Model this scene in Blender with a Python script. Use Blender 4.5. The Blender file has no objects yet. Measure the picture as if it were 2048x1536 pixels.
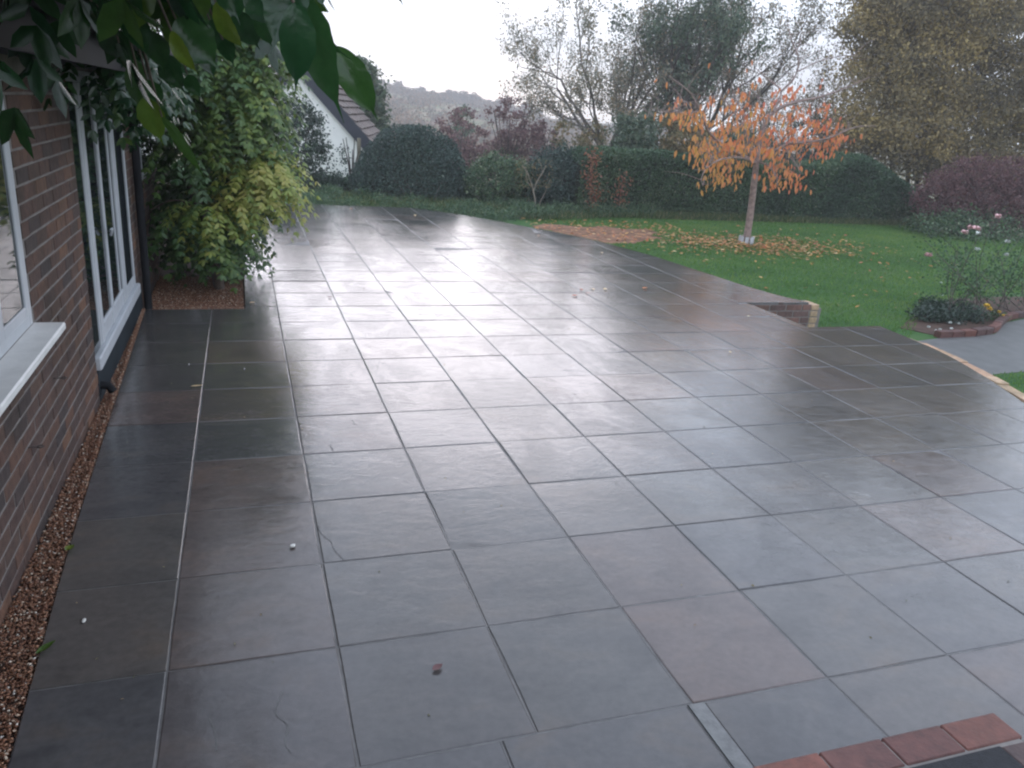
import bpy, bmesh, math, random
import numpy as np
from mathutils import Vector, Matrix

random.seed(11)
R = np.random.default_rng(11)
SC = bpy.context.scene
COL = SC.collection

# ------------------------------------------------------------------ camera
# solved from the 600 mm paving grid: focal length in pixels of the 2048 px photo
F_PX, PITCH, ROLL, YAW = 1564.9, .3303, .0749, .3411
CAM = np.array([-.2765, -1.947, 1.9699])


def ray(u, v):
    a = (u - 1024) / F_PX
    b = (768 - v) / F_PX
    cr, sr = math.cos(ROLL), math.sin(ROLL)
    xr, up = cr * a - sr * b, sr * a + cr * b
    cp, sp = math.cos(PITCH), math.sin(PITCH)
    yr, z = cp + sp * up, -sp + cp * up
    cy, sy = math.cos(YAW), math.sin(YAW)
    return np.array([cy * xr + sy * yr, -sy * xr + cy * yr, z])


def gz(u, v, z=0.):
    r = ray(u, v)
    return CAM + (z - CAM[2]) / r[2] * r


def wx(u, v, x):
    r = ray(u, v)
    return CAM + (x - CAM[0]) / r[0] * r


def wy(u, v, y):
    r = ray(u, v)
    return CAM + (y - CAM[1]) / r[1] * r


def wd(u, v, d):
    r = ray(u, v)
    return CAM + d * r / np.linalg.norm(r)


def project(P):
    X = np.asarray(P, float) - CAM
    cy, sy = math.cos(YAW), math.sin(YAW)
    xr, yr = cy * X[..., 0] - sy * X[..., 1], sy * X[..., 0] + cy * X[..., 1]
    cp, sp = math.cos(PITCH), math.sin(PITCH)
    d, up = cp * yr - sp * X[..., 2], sp * yr + cp * X[..., 2]
    cr, sr = math.cos(ROLL), math.sin(ROLL)
    return 1024 + F_PX * (cr * xr + sr * up) / d, 768 - F_PX * (-sr * xr + cr * up) / d, d


cd = bpy.data.cameras.new("camera")
cam = bpy.data.objects.new("camera", cd)
COL.objects.link(cam)
fw = Vector(ray(1024, 768)).normalized()
rt = (Vector(ray(1124, 768)) - Vector(ray(1024, 768))).normalized()
upv = rt.cross(fw)
m = Matrix((rt, upv, -fw)).transposed().to_4x4()
m.translation = Vector(CAM)
cam.matrix_world = m
cd.sensor_fit = 'HORIZONTAL'
cd.sensor_width = 36
cd.lens = F_PX / 2048 * 36
cd.clip_start = .05
cd.clip_end = 5000
SC.camera = cam

# ------------------------------------------------------------------ sky, sun, exposure
SUN_AZ, SUN_EL = math.radians(17), math.radians(9)
w = bpy.data.worlds.new("World")
SC.world = w
w.use_nodes = True
nt = w.node_tree
nt.nodes.clear()
N = nt.nodes.new
sky = N('ShaderNodeTexSky')
sky.sky_type = 'NISHITA'
sky.sun_disc = False
sky.sun_elevation = SUN_EL
sky.sun_rotation = SUN_AZ
sky.air_density, sky.dust_density, sky.ozone_density = 1.0, 2.0, 1.5
tc = N('ShaderNodeTexCoord')
mp = N('ShaderNodeMapping')
mp.inputs['Scale'].default_value = (1, 1, 3.2)
cn = N('ShaderNodeTexNoise')
cn.inputs['Scale'].default_value = 1.6
cn.inputs['Detail'].default_value = 5
cr_ = N('ShaderNodeMapRange')
cr_.inputs[1].default_value, cr_.inputs[2].default_value = .35, .65
cr_.inputs[3].default_value, cr_.inputs[4].default_value = .8, .96
sz = N('ShaderNodeSeparateXYZ')          # dusk overcast: paler low down, bluer overhead
cc = N('ShaderNodeValToRGB')
cc.color_ramp.elements[0].position, cc.color_ramp.elements[1].position = .0, .75
cc.color_ramp.elements[0].color = (15.8, 17.2, 19.6, 1)
cc.color_ramp.elements[1].color = (11.6, 13.3, 16.6, 1)
mx = N('ShaderNodeMix')
mx.data_type = 'RGBA'
bg = N('ShaderNodeBackground')
bg.inputs['Strength'].default_value = .1
wo = N('ShaderNodeOutputWorld')
L = nt.links.new
L(tc.outputs['Generated'], mp.inputs['Vector'])
L(mp.outputs[0], cn.inputs['Vector'])
L(cn.outputs['Fac'], cr_.inputs[0])
L(cr_.outputs[0], mx.inputs['Factor'])
L(sky.outputs[0], mx.inputs[6])
L(tc.outputs['Generated'], sz.inputs[0])
L(sz.outputs['Z'], cc.inputs[0])
L(cc.outputs[0], mx.inputs[7])
L(mx.outputs[2], bg.inputs['Color'])
L(bg.outputs[0], wo.inputs['Surface'])

sd = bpy.data.lights.new("sun", 'SUN')
sd.energy = .5
sd.angle = math.radians(34)
sd.color = (1, .84, .82)
sun = bpy.data.objects.new("sun", sd)
COL.objects.link(sun)
sdir = Vector((math.sin(SUN_AZ) * math.cos(SUN_EL), math.cos(SUN_AZ) * math.cos(SUN_EL), math.sin(SUN_EL)))
sun.rotation_euler = sdir.to_track_quat('Z', 'Y').to_euler()
sun.location = (4, 10, 30)

SC.view_settings.view_transform = 'Standard'
SC.view_settings.look = 'None'
SC.view_settings.exposure = .5
SC.view_settings.gamma = 1
SC.render.engine = 'CYCLES'
SC.cycles.use_denoising = True
SC.cycles.max_bounces = 8
SC.cycles.diffuse_bounces = 3
SC.cycles.glossy_bounces = 3
SC.cycles.transmission_bounces = 3
SC.cycles.transparent_max_bounces = 6
SC.cycles.volume_bounces = 0
SC.cycles.caustics_reflective = False
SC.cycles.caustics_refractive = False
SC.cycles.filter_width = 2.2


# ------------------------------------------------------------------ materials
def mat(name):
    m_ = bpy.data.materials.new(name)
    m_.use_nodes = True
    t = m_.node_tree
    return m_, t, t.nodes['Principled BSDF']


def ramp(t, stops, src=None):
    n = t.nodes.new('ShaderNodeValToRGB')
    e = n.color_ramp.elements
    while len(e) < len(stops):
        e.new(.5)
    for el, (p, c) in zip(e, stops):
        el.position = p
        el.color = (*c, 1)
    if src:
        t.links.new(src, n.inputs[0])
    return n.outputs[0]


def noise(t, scale, detail=4, vec=None, rough=.55, dist=0):
    n = t.nodes.new('ShaderNodeTexNoise')
    n.inputs['Scale'].default_value = scale
    n.inputs['Detail'].default_value = detail
    n.inputs['Roughness'].default_value = rough
    n.inputs['Distortion'].default_value = dist
    if vec is not None:
        t.links.new(vec, n.inputs['Vector'])
    return n.outputs['Fac']


def pos(t, scale=None):
    g = t.nodes.new('ShaderNodeNewGeometry').outputs['Position']
    if scale is None:
        return g
    mm = t.nodes.new('ShaderNodeMapping')
    mm.inputs['Scale'].default_value = scale
    t.links.new(g, mm.inputs['Vector'])
    return mm.outputs[0]


def mixc(t, fac, a, b, mode='MIX'):
    n = t.nodes.new('ShaderNodeMix')
    n.data_type = 'RGBA'
    n.blend_type = mode
    for s, v in ((n.inputs['Factor'], fac), (n.inputs[6], a), (n.inputs[7], b)):
        if isinstance(v, (int, float)):
            s.default_value = v
        elif isinstance(v, tuple):
            s.default_value = (*v, 1)
        else:
            t.links.new(v, s)
    return n.outputs[2]


def maprange(t, src, a, b, c, d):
    n = t.nodes.new('ShaderNodeMapRange')
    n.inputs[1].default_value, n.inputs[2].default_value = a, b
    n.inputs[3].default_value, n.inputs[4].default_value = c, d
    t.links.new(src, n.inputs[0])
    return n.outputs[0]


def bump(t, b, h, strength, dist=.01):
    n = t.nodes.new('ShaderNodeBump')
    n.inputs['Strength'].default_value = strength
    n.inputs['Distance'].default_value = dist
    t.links.new(h, n.inputs['Height'])
    t.links.new(n.outputs[0], b.inputs['Normal'])
    return n


def simple(name, col, rough=.6, var=.25, scale=8, spec=.5, bmp=0, bscale=40):
    m_, t, b = mat(name)
    f = noise(t, scale, 4, pos(t))
    c = ramp(t, [(.3, tuple(x * (1 - var) for x in col)), (.7, tuple(min(1, x * (1 + var)) for x in col))], f)
    t.links.new(c, b.inputs['Base Color'])
    b.inputs['Roughness'].default_value = rough
    b.inputs['Specular IOR Level'].default_value = spec
    if bmp:
        bump(t, b, noise(t, bscale, 4, pos(t)), bmp)
    return m_


def leafmat(name, stops, rough=.45, trans=.35, spec=.35):
    m_, t, b = mat(name)
    at = t.nodes.new('ShaderNodeAttribute')
    at.attribute_name = 'rnd'
    c = ramp(t, stops, at.outputs['Fac'])
    t.links.new(c, b.inputs['Base Color'])
    b.inputs['Roughness'].default_value = rough
    b.inputs['Specular IOR Level'].default_value = spec
    tr = t.nodes.new('ShaderNodeBsdfTranslucent')
    t.links.new(c, tr.inputs['Color'])
    ms = t.nodes.new('ShaderNodeMixShader')
    ms.inputs[0].default_value = trans
    o = t.nodes['Material Output']
    t.links.new(b.outputs[0], ms.inputs[1])
    t.links.new(tr.outputs[0], ms.inputs[2])
    t.links.new(ms.outputs[0], o.inputs['Surface'])
    return m_


def slab_material():
    m_, t, b = mat('wet_sandstone')
    oi = t.nodes.new('ShaderNodeObjectInfo').outputs['Random']
    base = ramp(t, [(0, (.076, .073, .071)), (.2, (.086, .078, .073)), (.38, (.077, .074, .074)), (.55, (.096, .084, .075)),
                    (.7, (.082, .077, .072)), (.86, (.112, .085, .076)), (1, (.08, .077, .077))], oi)
    f1 = noise(t, 2.6, 5, pos(t, (1, 1.7, 1)), .6, .6)
    f2 = noise(t, 30, 4, pos(t))
    c1 = mixc(t, 1.0, base, ramp(t, [(.3, (.72, .74, .76)), (.55, (1, 1, 1)), (.75, (1.2, 1.08, .96))], f1), 'MULTIPLY')
    c2 = mixc(t, .6, c1, ramp(t, [(.35, (.82, .82, .82)), (.65, (1.12, 1.12, 1.12))], f2), 'MULTIPLY')
    t.links.new(c2, b.inputs['Base Color'])
    wet = noise(t, 1.7, 6, pos(t, (1, .7, 1)), .68, .6)
    b.inputs['IOR'].default_value = 1.38
    t.links.new(maprange(t, wet, .42, .58, .24, .14), b.inputs['Roughness'])
    b.inputs['Coat Weight'].default_value = 1
    t.links.new(maprange(t, wet, .44, .56, .8, 1), b.inputs['Coat Weight'])
    t.links.new(maprange(t, wet, .45, .57, .085, .02), b.inputs['Coat Roughness'])
    b.inputs['Coat IOR'].default_value = 1.31
    h1 = noise(t, 5.5, 5, pos(t, (1, 1.5, 1)), .55, .8)
    h2 = noise(t, 55, 3, pos(t))
    ad = t.nodes.new('ShaderNodeMath')
    ad.operation = 'MULTIPLY_ADD'
    ad.inputs[1].default_value = .06
    t.links.new(h2, ad.inputs[0])
    t.links.new(h1, ad.inputs[2])
    bn = t.nodes.new('ShaderNodeBump')
    bn.inputs['Strength'].default_value = .13
    bn.inputs['Distance'].default_value = .018
    t.links.new(ad.outputs[0], bn.inputs['Height'])
    t.links.new(bn.outputs[0], b.inputs['Normal'])
    bc = t.nodes.new('ShaderNodeBump')
    bc.inputs['Strength'].default_value = .25
    bc.inputs['Distance'].default_value = .012
    t.links.new(noise(t, 7.5, 6, pos(t, (1, 1.7, 1)), .66, 1.2), bc.inputs['Height'])
    t.links.new(bc.outputs[0], b.inputs['Coat Normal'])
    return m_


def brick_material(name, stops, rough=.75):
    m_, t, b = mat(name)
    oi = t.nodes.new('ShaderNodeObjectInfo').outputs['Random']
    at = t.nodes.new('ShaderNodeAttribute')
    at.attribute_name = 'rnd'
    s = t.nodes.new('ShaderNodeMath')
    s.operation = 'ADD'
    t.links.new(oi, s.inputs[0])
    t.links.new(at.outputs['Fac'], s.inputs[1])
    fr = t.nodes.new('ShaderNodeMath')
    fr.operation = 'FRACT'
    t.links.new(s.outputs[0], fr.inputs[0])
    base = ramp(t, stops, fr.outputs[0])
    f = noise(t, 26, 5, pos(t), .65)
    c = mixc(t, .75, base, ramp(t, [(.3, (.6, .58, .58)), (.7, (1.35, 1.25, 1.15))], f), 'MULTIPLY')
    st_ = noise(t, 2.3, 5, pos(t, (1, 1, .6)), .65)
    c = mixc(t, .8, c, ramp(t, [(.35, (.62, .68, .62)), (.5, (1, 1, 1)), (.68, (1.3, 1.25, 1.2))], st_), 'MULTIPLY')
    t.links.new(c, b.inputs['Base Color'])
    b.inputs['Roughness'].default_value = rough
    b.inputs['Specular IOR Level'].default_value = .35
    bump(t, b, noise(t, 70, 5, pos(t)), .5, .006)
    return m_


M = {}
M['slab'] = slab_material()
M['joint'] = simple('wet_mortar', (.11, .106, .102), .5, .4, 9)
M['strip'] = simple('pale_cut_stone', (.145, .145, .14), .35, .25, 25, .5, .3)
M['brick'] = brick_material('brown_brick', [(0, (.07, .048, .043)), (.25, (.098, .058, .046)), (.45, (.055, .044, .043)),
                                            (.62, (.125, .07, .05)), (.75, (.078, .054, .047)), (.88, (.155, .085, .055)), (1, (.06, .048, .045))])
M['mortar'] = simple('mortar', (.2, .18, .165), .9, .2, 12, .2, .4)
M['red_brick'] = brick_material('red_brick', [(0, (.12, .042, .034)), (.4, (.07, .045, .043)), (.7, (.15, .055, .04)), (1, (.065, .042, .042))], .5)
M['wall_brick'] = brick_material('garden_wall_brick', [(0, (.15, .085, .075)), (.5, (.2, .11, .09)), (1, (.13, .085, .08))])
M['buff_brick'] = brick_material('buff_brick', [(0, (.36, .24, .14)), (.5, (.44, .33, .22)), (1, (.4, .24, .15))], .6)
M['upvc'] = simple('white_upvc', (.47, .49, .51), .4, .06, 6)
M['sill'] = simple('white_sill', (.72, .71, .68), .5, .1, 8, .4, .15)
M['plinth'] = simple('dark_plinth', (.016, .022, .027), .7, .3, 6, .2)
M['black'] = simple('black_plastic', (.01, .011, .013), .7, .2, 8, .15)
M['mat'] = simple('black_rubber', (.012, .013, .016), .7, .4, 60, .4, .6, 200)
M['soil'] = simple('wet_soil', (.07, .042, .03), .85, .45, 9, .3, 1, 25)
M['leafsoil'] = simple('leaf_strewn_soil', (.2, .105, .06), .8, .5, 5, .3, 1, 18)
M['path'] = simple('grey_concrete_path', (.105, .105, .1), .5, .18, 5, .4, .3, 40)
M['bark'] = simple('cherry_bark', (.26, .19, .165), .75, .35, 14, .3, .6, 30)
M['dark_bark'] = simple('dark_bark', (.1, .085, .075), .85, .35, 10, .3, .6, 30)
M['inner'] = simple('dark_core_twigs', (.035, .045, .03), .9, .3, 12, .2)  # dark green solid core that keeps hedge and dome from being see-through
M['pale_bark'] = simple('pale_bark', (.26, .22, .17), .8, .25, 10, .3)
M['vinebark'] = simple('vine_bark', (.09, .068, .056), .85, .35, 12, .3, .7, 30)
M['cottage'] = simple('white_painted_brick', (.82, .8, .76), .7, .06, 3, .3)
M['barge'] = simple('black_bargeboard', (.018, .022, .035), .55, .2, 4)
M['rooftile'] = brick_material('roof_tile', [(0, (.09, .07, .062)), (.5, (.12, .09, .08)), (1, (.085, .075, .07))], .7)
M['timber'] = simple('grey_timber', (.2, .18, .13), .8, .3, 10, .3, .5)
M['gal'] = simple('rusty_iron', (.06, .045, .04), .6, .3, 30)
M['pink'] = simple('pink_petals', (.78, .52, .52), .5, .2, 30)
M['white_petal'] = simple('white_petals', (.72, .74, .7), .5, .1, 30)
M['yellow'] = simple('yellow_petals', (.75, .5, .06), .5, .2, 30)
M['pebble'] = simple('pale_pebble', (.62, .6, .55), .5, .1, 30)


def glass_material():
    m_, t, b = mat('dark_window_glass')
    b.inputs['Base Color'].default_value = (.012, .018, .02, 1)
    b.inputs['Roughness'].default_value = .03
    b.inputs['IOR'].default_value = 1.52
    return m_


M['glass'] = glass_material()

G = {}
G['wisteria'] = leafmat('wisteria_leaf', [(0, (.035, .085, .03)), (.35, (.075, .15, .045)), (.6, (.14, .22, .055)), (.82, (.3, .35, .075)), (1, (.44, .4, .11))], .35, .4, .45)
G['vine'] = leafmat('vine_leaf', [(0, (.012, .045, .02)), (.35, (.03, .085, .025)), (.7, (.09, .15, .02)), (1, (.17, .22, .025))], .22, .4, .6)
_t = G['vine'].node_tree
_b = _t.nodes['Principled BSDF']
_src = _b.inputs['Base Color'].links[0].from_socket
_t.links.new(mixc(_t, .8, _src, ramp(_t, [(.35, (.6, .65, .6)), (.55, (1, 1, 1)), (.75, (1.5, 1.35, 1.1))], noise(_t, 38, 5, pos(_t), .65)), 'MULTIPLY'), _b.inputs['Base Color'])
bump(_t, _b, noise(_t, 220, 3, pos(_t)), .25, .002)
G['hedge'] = leafmat('hedge_leaf', [(0, (.036, .07, .042)), (.5, (.072, .135, .068)), (.85, (.115, .17, .075)), (1, (.24, .26, .17))], .5, .2, .35)
G['dome'] = leafmat('evergreen_leaf', [(0, (.026, .05, .045)), (.7, (.05, .085, .068)), (.975, (.075, .12, .085)), (1, (.2, .24, .19))], .5, .15, .35)
G['holly'] = leafmat('holly_leaf', [(0, (.014, .032, .024)), (.7, (.028, .056, .036)), (1, (.06, .1, .06))], .3, .1, .5)
G['cherry'] = leafmat('cherry_leaf', [(0, (.62, .36, .09)), (.3, (.7, .31, .1)), (.6, (.72, .25, .11)), (1, (.66, .14, .1))], .45, .42, .3)
G['beech'] = leafmat('beech_leaf', [(0, (.34, .19, .1)), (.6, (.34, .14, .085)), (1, (.24, .09, .07))], .5, .35, .3)
G['ash'] = leafmat('ash_leaf', [(0, (.16, .19, .15)), (.5, (.24, .23, .16)), (.8, (.31, .25, .17)), (1, (.4, .28, .15))], .5, .3, .3)
G['ivy'] = leafmat('ivy_leaf', [(0, (.055, .095, .065)), (.7, (.1, .15, .085)), (1, (.16, .18, .1))], .4, .2, .4)
G['birch'] = leafmat('birch_leaf', [(0, (.13, .115, .075)), (.45, (.24, .195, .095)), (.8, (.38, .28, .105)), (1, (.54, .42, .18))], .5, .35, .3)
G['purple'] = leafmat('purple_leaf', [(0, (.09, .055, .055)), (.7, (.17, .085, .085)), (1, (.23, .12, .115))], .5, .3, .3)
G['thicket'] = leafmat('thicket_leaf', [(0, (.15, .1, .105)), (.5, (.24, .14, .14)), (1, (.32, .22, .19))], .6, .25, .2)
G['brown'] = leafmat('browning_leaf', [(0, (.11, .12, .065)), (.5, (.21, .18, .09)), (1, (.33, .22, .11))], .6, .3, .2)
G['rose'] = leafmat('rose_leaf', [(0, (.035, .08, .04)), (.6, (.065, .14, .055)), (1, (.12, .19, .09))], .45, .3, .35)
G['grass'] = leafmat('grass_blade', [(0, (.065, .14, .035)), (.55, (.115, .235, .05)), (1, (.21, .29, .07))], .5, .35, .3)
G['rough_grass'] = leafmat('rough_grass_blade', [(0, (.05, .09, .035)), (.6, (.1, .13, .05)), (1, (.28, .24, .13))], .6, .3, .2)
G['fallen'] = leafmat('fallen_leaf', [(0, (.55, .34, .12)), (.4, (.5, .2, .05)), (.75, (.38, .1, .05)), (1, (.66, .5, .25))], .5, .15, .35)
G['gravel'] = leafmat('pea_gravel', [(0, (.12, .05, .028)), (.5, (.24, .105, .055)), (.88, (.34, .18, .1)), (.96, (.6, .5, .38)), (1, (.75, .7, .62))], .45, 0, .5)
G['farwood'] = leafmat('far_foliage', [(0, (.07, .075, .04)), (.4, (.14, .1, .055)), (.75, (.24, .13, .065)), (1, (.32, .2, .09))], .7, .2, .1)


# ------------------------------------------------------------------ builders
def setp(o, label=None, cat=None, group=None, kind=None):
    if label:
        o['label'] = label
    if cat:
        o['category'] = cat
    if group:
        o['group'] = group
    if kind:
        o['kind'] = kind
    return o


def attach(o, parent):
    if parent is not None:
        o.parent = parent
        if parent.parent is None and parent.type == 'EMPTY':
            o.matrix_parent_inverse = Matrix.Translation(-Vector(parent.location))
    return o


def thing(name, label, cat, loc=(0, 0, 0), group=None):
    o = bpy.data.objects.new(name, None)
    o.empty_display_size = .2
    o.location = Vector(loc)
    COL.objects.link(o)
    return setp(o, label, cat, group)


def link(name, me, parent=None, loc=None, rot=None):
    o = bpy.data.objects.new(name, me)
    COL.objects.link(o)
    if loc is not None:
        o.location = Vector(loc)
    if rot is not None:
        o.rotation_euler = rot
    return attach(o, parent)


def mesh(name, V, Fc, material, smooth=False, rnd=None):
    me = bpy.data.meshes.new(name)
    me.from_pydata([tuple(map(float, v)) for v in V], [], [tuple(map(int, f)) for f in Fc])
    if rnd is not None:
        a = me.attributes.new('rnd', 'FLOAT', 'FACE')
        a.data.foreach_set('value', np.asarray(rnd, np.float32))
    if material:
        me.materials.append(material)
    if smooth:
        me.polygons.foreach_set('use_smooth', np.ones(len(me.polygons), bool))
    me.update()
    return me


def part(name, V, Fc, material, parent=None, smooth=False, rnd=None):
    return link(name, mesh(name, V, Fc, material, smooth, rnd), parent)


def fast_mesh(name, V, tris, material, rnd=None, smooth=False):
    """V (n,3), tris (m,k) with equal k; numpy arrays."""
    me = bpy.data.meshes.new(name)
    nv, (nf, k) = len(V), tris.shape
    me.vertices.add(nv)
    me.vertices.foreach_set('co', np.ascontiguousarray(V, np.float32).ravel())
    me.loops.add(nf * k)
    me.loops.foreach_set('vertex_index', np.ascontiguousarray(tris, np.int32).ravel())
    me.polygons.add(nf)
    me.polygons.foreach_set('loop_start', np.arange(0, nf * k, k, dtype=np.int32))
    if rnd is not None:
        a = me.attributes.new('rnd', 'FLOAT', 'FACE')
        a.data.foreach_set('value', np.ascontiguousarray(rnd, np.float32))
    if smooth:
        me.polygons.foreach_set('use_smooth', np.ones(nf, bool))
    me.materials.append(material)
    me.update(calc_edges=True)
    return me


def box(x0, x1, y0, y1, z0, z1):
    V = [(x, y, z) for z in (z0, z1) for y in (y0, y1) for x in (x0, x1)]
    Fc = [(0, 2, 3, 1), (4, 5, 7, 6), (0, 1, 5, 4), (2, 6, 7, 3), (0, 4, 6, 2), (1, 3, 7, 5)]
    return V, Fc


def bbox(name, b, material, parent=None, bev=.004):
    """a bevelled box part"""
    bm = bmesh.new()
    V, Fc = box(*b)
    vs = [bm.verts.new(v) for v in V]
    for f in Fc:
        bm.faces.new([vs[i] for i in f])
    if bev:
        bmesh.ops.bevel(bm, geom=list(bm.edges), offset=bev, segments=1, affect='EDGES')
    me = bpy.data.meshes.new(name)
    bm.to_mesh(me)
    bm.free()
    me.materials.append(material)
    return link(name, me, parent)


def norm(a):
    return a / np.maximum(np.linalg.norm(a, axis=-1, keepdims=True), 1e-9)


def leaf_arrays(P, A, Nn, Ln, W, fold=.25):
    """folded four-corner leaves: P base, A axis, Nn normal, Ln length, W width"""
    P, A = np.asarray(P, float), norm(np.asarray(A, float))
    S = norm(np.cross(A, Nn))
    Nn = norm(np.cross(S, A))
    n = len(P)
    Ln = np.broadcast_to(Ln, (n,))[:, None]
    W = np.broadcast_to(W, (n,))[:, None]
    mid = P + A * Ln * .45 - Nn * W * fold
    V = np.stack([P, mid + S * W * .5 + Nn * W * fold * 1.6, P + A * Ln, mid - S * W * .5 + Nn * W * fold * 1.6], 1).reshape(-1, 3)
    b = np.arange(n)[:, None] * 4
    T = np.concatenate([b + [0, 1, 2], b + [0, 2, 3]], 1).reshape(-1, 3)
    return V, T


def leaf_hex(P_, A_, N_, L_, aspect=.42, fold=.1):
    """six-point leaves, two quads folded on the midrib"""
    A_ = norm(A_)
    S = norm(np.cross(A_, N_))
    N_ = norm(np.cross(S, A_))
    W_ = (L_ * aspect)[:, None]
    L2 = L_[:, None]
    c1 = P_ + A_ * L2 * .3 + N_ * L2 * .03
    c2 = P_ + A_ * L2 * .68 + N_ * L2 * .02
    f = N_ * W_ * fold
    V_ = np.stack([P_, c1 + S * W_ * .5 + f, c2 + S * W_ * .42 + f, P_ + A_ * L2, c2 - S * W_ * .42 + f, c1 - S * W_ * .5 + f], 1).reshape(-1, 3)
    b_ = np.arange(len(P_))[:, None] * 6
    return V_, np.concatenate([b_ + [0, 1, 2, 3], b_ + [0, 3, 4, 5]], 1).reshape(-1, 4)


def foliage(name, P, material, size=(.05, .09), aspect=.55, bias=(0, 0, 0), parent=None, rnd=None, stuff=True, nb=None):
    P = np.asarray(P, float)
    n = len(P)
    A = norm(R.normal(size=(n, 3))) + np.asarray(bias)
    Nn = R.normal(size=(n, 3)) if nb is None else R.normal(size=(n, 3)) * .6 + nb
    Ln = R.uniform(size[0], size[1], n)
    V, T = leaf_arrays(P, A, Nn, Ln, Ln * aspect)
    r = R.uniform(0, 1, n) if rnd is None else np.clip(rnd, 0, 1)
    o = link(name, fast_mesh(name, V, T, material, np.repeat(r, 2)), parent)
    if stuff:
        o['kind'] = 'stuff'
    return o


def lump(D, k=5, freq=3.0, seed=0):
    g = np.random.default_rng(seed)
    s = np.zeros(len(D))
    for i in range(k):
        s += np.sin(D @ (g.normal(size=3) * freq) + g.uniform(0, 6.3))
    return s / k


def blob(n, c, r, shell=.35, amp=.22, freq=3.2, seed=0, low=None, clump=0, per=45):
    if clump:
        cc_ = blob(max(8, n // per), c, r, shell, amp, freq, seed)
        k_ = R.integers(0, len(cc_), n)
        sz_ = R.uniform(.5, 1.4, len(cc_))[k_][:, None]
        P = cc_[k_] + R.normal(0, 1, (n, 3)) * clump * sz_ * np.array([1, 1, .75])
        return P if low is None else P[P[:, 2] > low]
    D = norm(R.normal(size=(n, 3)))
    rad = (1 - shell * R.uniform(0, 1, n) ** 1.6) * (1 + amp * lump(D, 5, freq, seed) + .4 * amp * lump(D, 5, freq * 2.7, seed + 1))
    P = np.asarray(c) + D * rad[:, None] * np.asarray(r)
    if low is not None:
        P = P[P[:, 2] > low]
    return P


def tube_arrays(pts, rad, n=6):
    pts = np.asarray(pts, float)
    k = len(pts)
    T = np.gradient(pts, axis=0)
    T = norm(T)
    ref = np.array([.31, .17, .93])
    if abs(T[0] @ ref) > .9:
        ref = np.array([1., 0, 0])
    S = norm(np.cross(T, ref))
    B = np.cross(T, S)
    a = np.linspace(0, 2 * math.pi, n, endpoint=False)
    ring = np.cos(a)[None, :, None] * S[:, None] + np.sin(a)[None, :, None] * B[:, None]
    V = (pts[:, None] + ring * np.asarray(rad)[:, None, None]).reshape(-1, 3)
    i = np.arange(k - 1)[:, None] * n
    j = np.arange(n)[None]
    j2 = (j + 1) % n
    Q = np.stack([i + j, i + j2, i + n + j2, i + n + j], -1).reshape(-1, 4)
    return V, Q


def tubes(name, branches, material, parent=None, n=6):
    Vs, Qs, off = [], [], 0
    for pts, rad in branches:
        V, Q = tube_arrays(pts, rad, n)
        Vs.append(V)
        Qs.append(Q + off)
        off += len(V)
    return link(name, fast_mesh(name, np.concatenate(Vs), np.concatenate(Qs), material, smooth=True), parent)


def smoothline(pts, k=4):
    pts = np.asarray(pts, float)
    if len(pts) < 3:
        t = np.linspace(0, 1, k + 1)[:, None]
        return pts[0] * (1 - t) + pts[-1] * t
    out = []
    P = np.vstack([2 * pts[0] - pts[1], pts, 2 * pts[-1] - pts[-2]])
    for i in range(1, len(P) - 2):
        for t in np.linspace(0, 1, k, endpoint=False):
            a, b, c, d = P[i - 1:i + 3]
            out.append(.5 * (2 * b + (c - a) * t + (2 * a - 5 * b + 4 * c - d) * t * t + (3 * b - a - 3 * c + d) * t ** 3))
    out.append(pts[-1])
    return np.array(out)


def grow(p, d, length, r, lvl, maxl, out, tips, up=.08, spread=.7, n=5, kids=(3, 5), wob=.16, shrink=.62):
    pts = [np.array(p, float)]
    d = norm(np.array(d, float))
    ds = []
    for i in range(n):
        d = norm(d + R.normal(size=3) * wob + np.array([0, 0, up]))
        pts.append(pts[-1] + d * length / n)
        ds.append(d)
    out.append((np.array(pts), np.linspace(r, r * .5, n + 1)))
    if lvl >= maxl:
        for q, e in zip(pts[1:], ds):
            tips.append((q, e))
        return
    for k in range(int(R.integers(kids[0], kids[1] + 1))):
        i = int(R.integers(max(1, n // 3), n + 1))
        sd_ = norm(np.cross(ds[i - 1], R.normal(size=3)))
        nd = norm(ds[i - 1] + sd_ * spread * R.uniform(.6, 1.4))
        grow(pts[i], nd, length * shrink * R.uniform(.75, 1.2), r * .5 * (1 - .3 * i / n), lvl + 1, maxl, out, tips, up, spread, n, kids, wob, shrink)


def lawn_z(x, y):
    return -.38 + .027 * np.clip(np.asarray(y, float) - 7.5, 0, 12)


# ------------------------------------------------------------------ ground and hill
def az_ridge(az):
    return np.interp(np.degrees(az), [-40, 0, 8.7, 11.8, 14, 17, 20.6, 26, 60], [12, 10, 7.6, 4.9, 4.6, 3.0, .8, -1, -1])


def terrain(r, az, x, y):
    near = lawn_z(x, y)
    ridge = az_ridge(az)
    t = np.clip((r - 24) / 70, 0, 1)
    dip = near * (1 - t) + (-5.5) * t
    s = np.clip((r - 110) / 210, 0, 1)
    s = s * s * (3 - 2 * s)
    z = dip * (1 - s) + ridge * s
    return z + np.where(r > 60, .5 * np.sin(x * .05 + 1) * np.cos(y * .037), 0)


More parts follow.
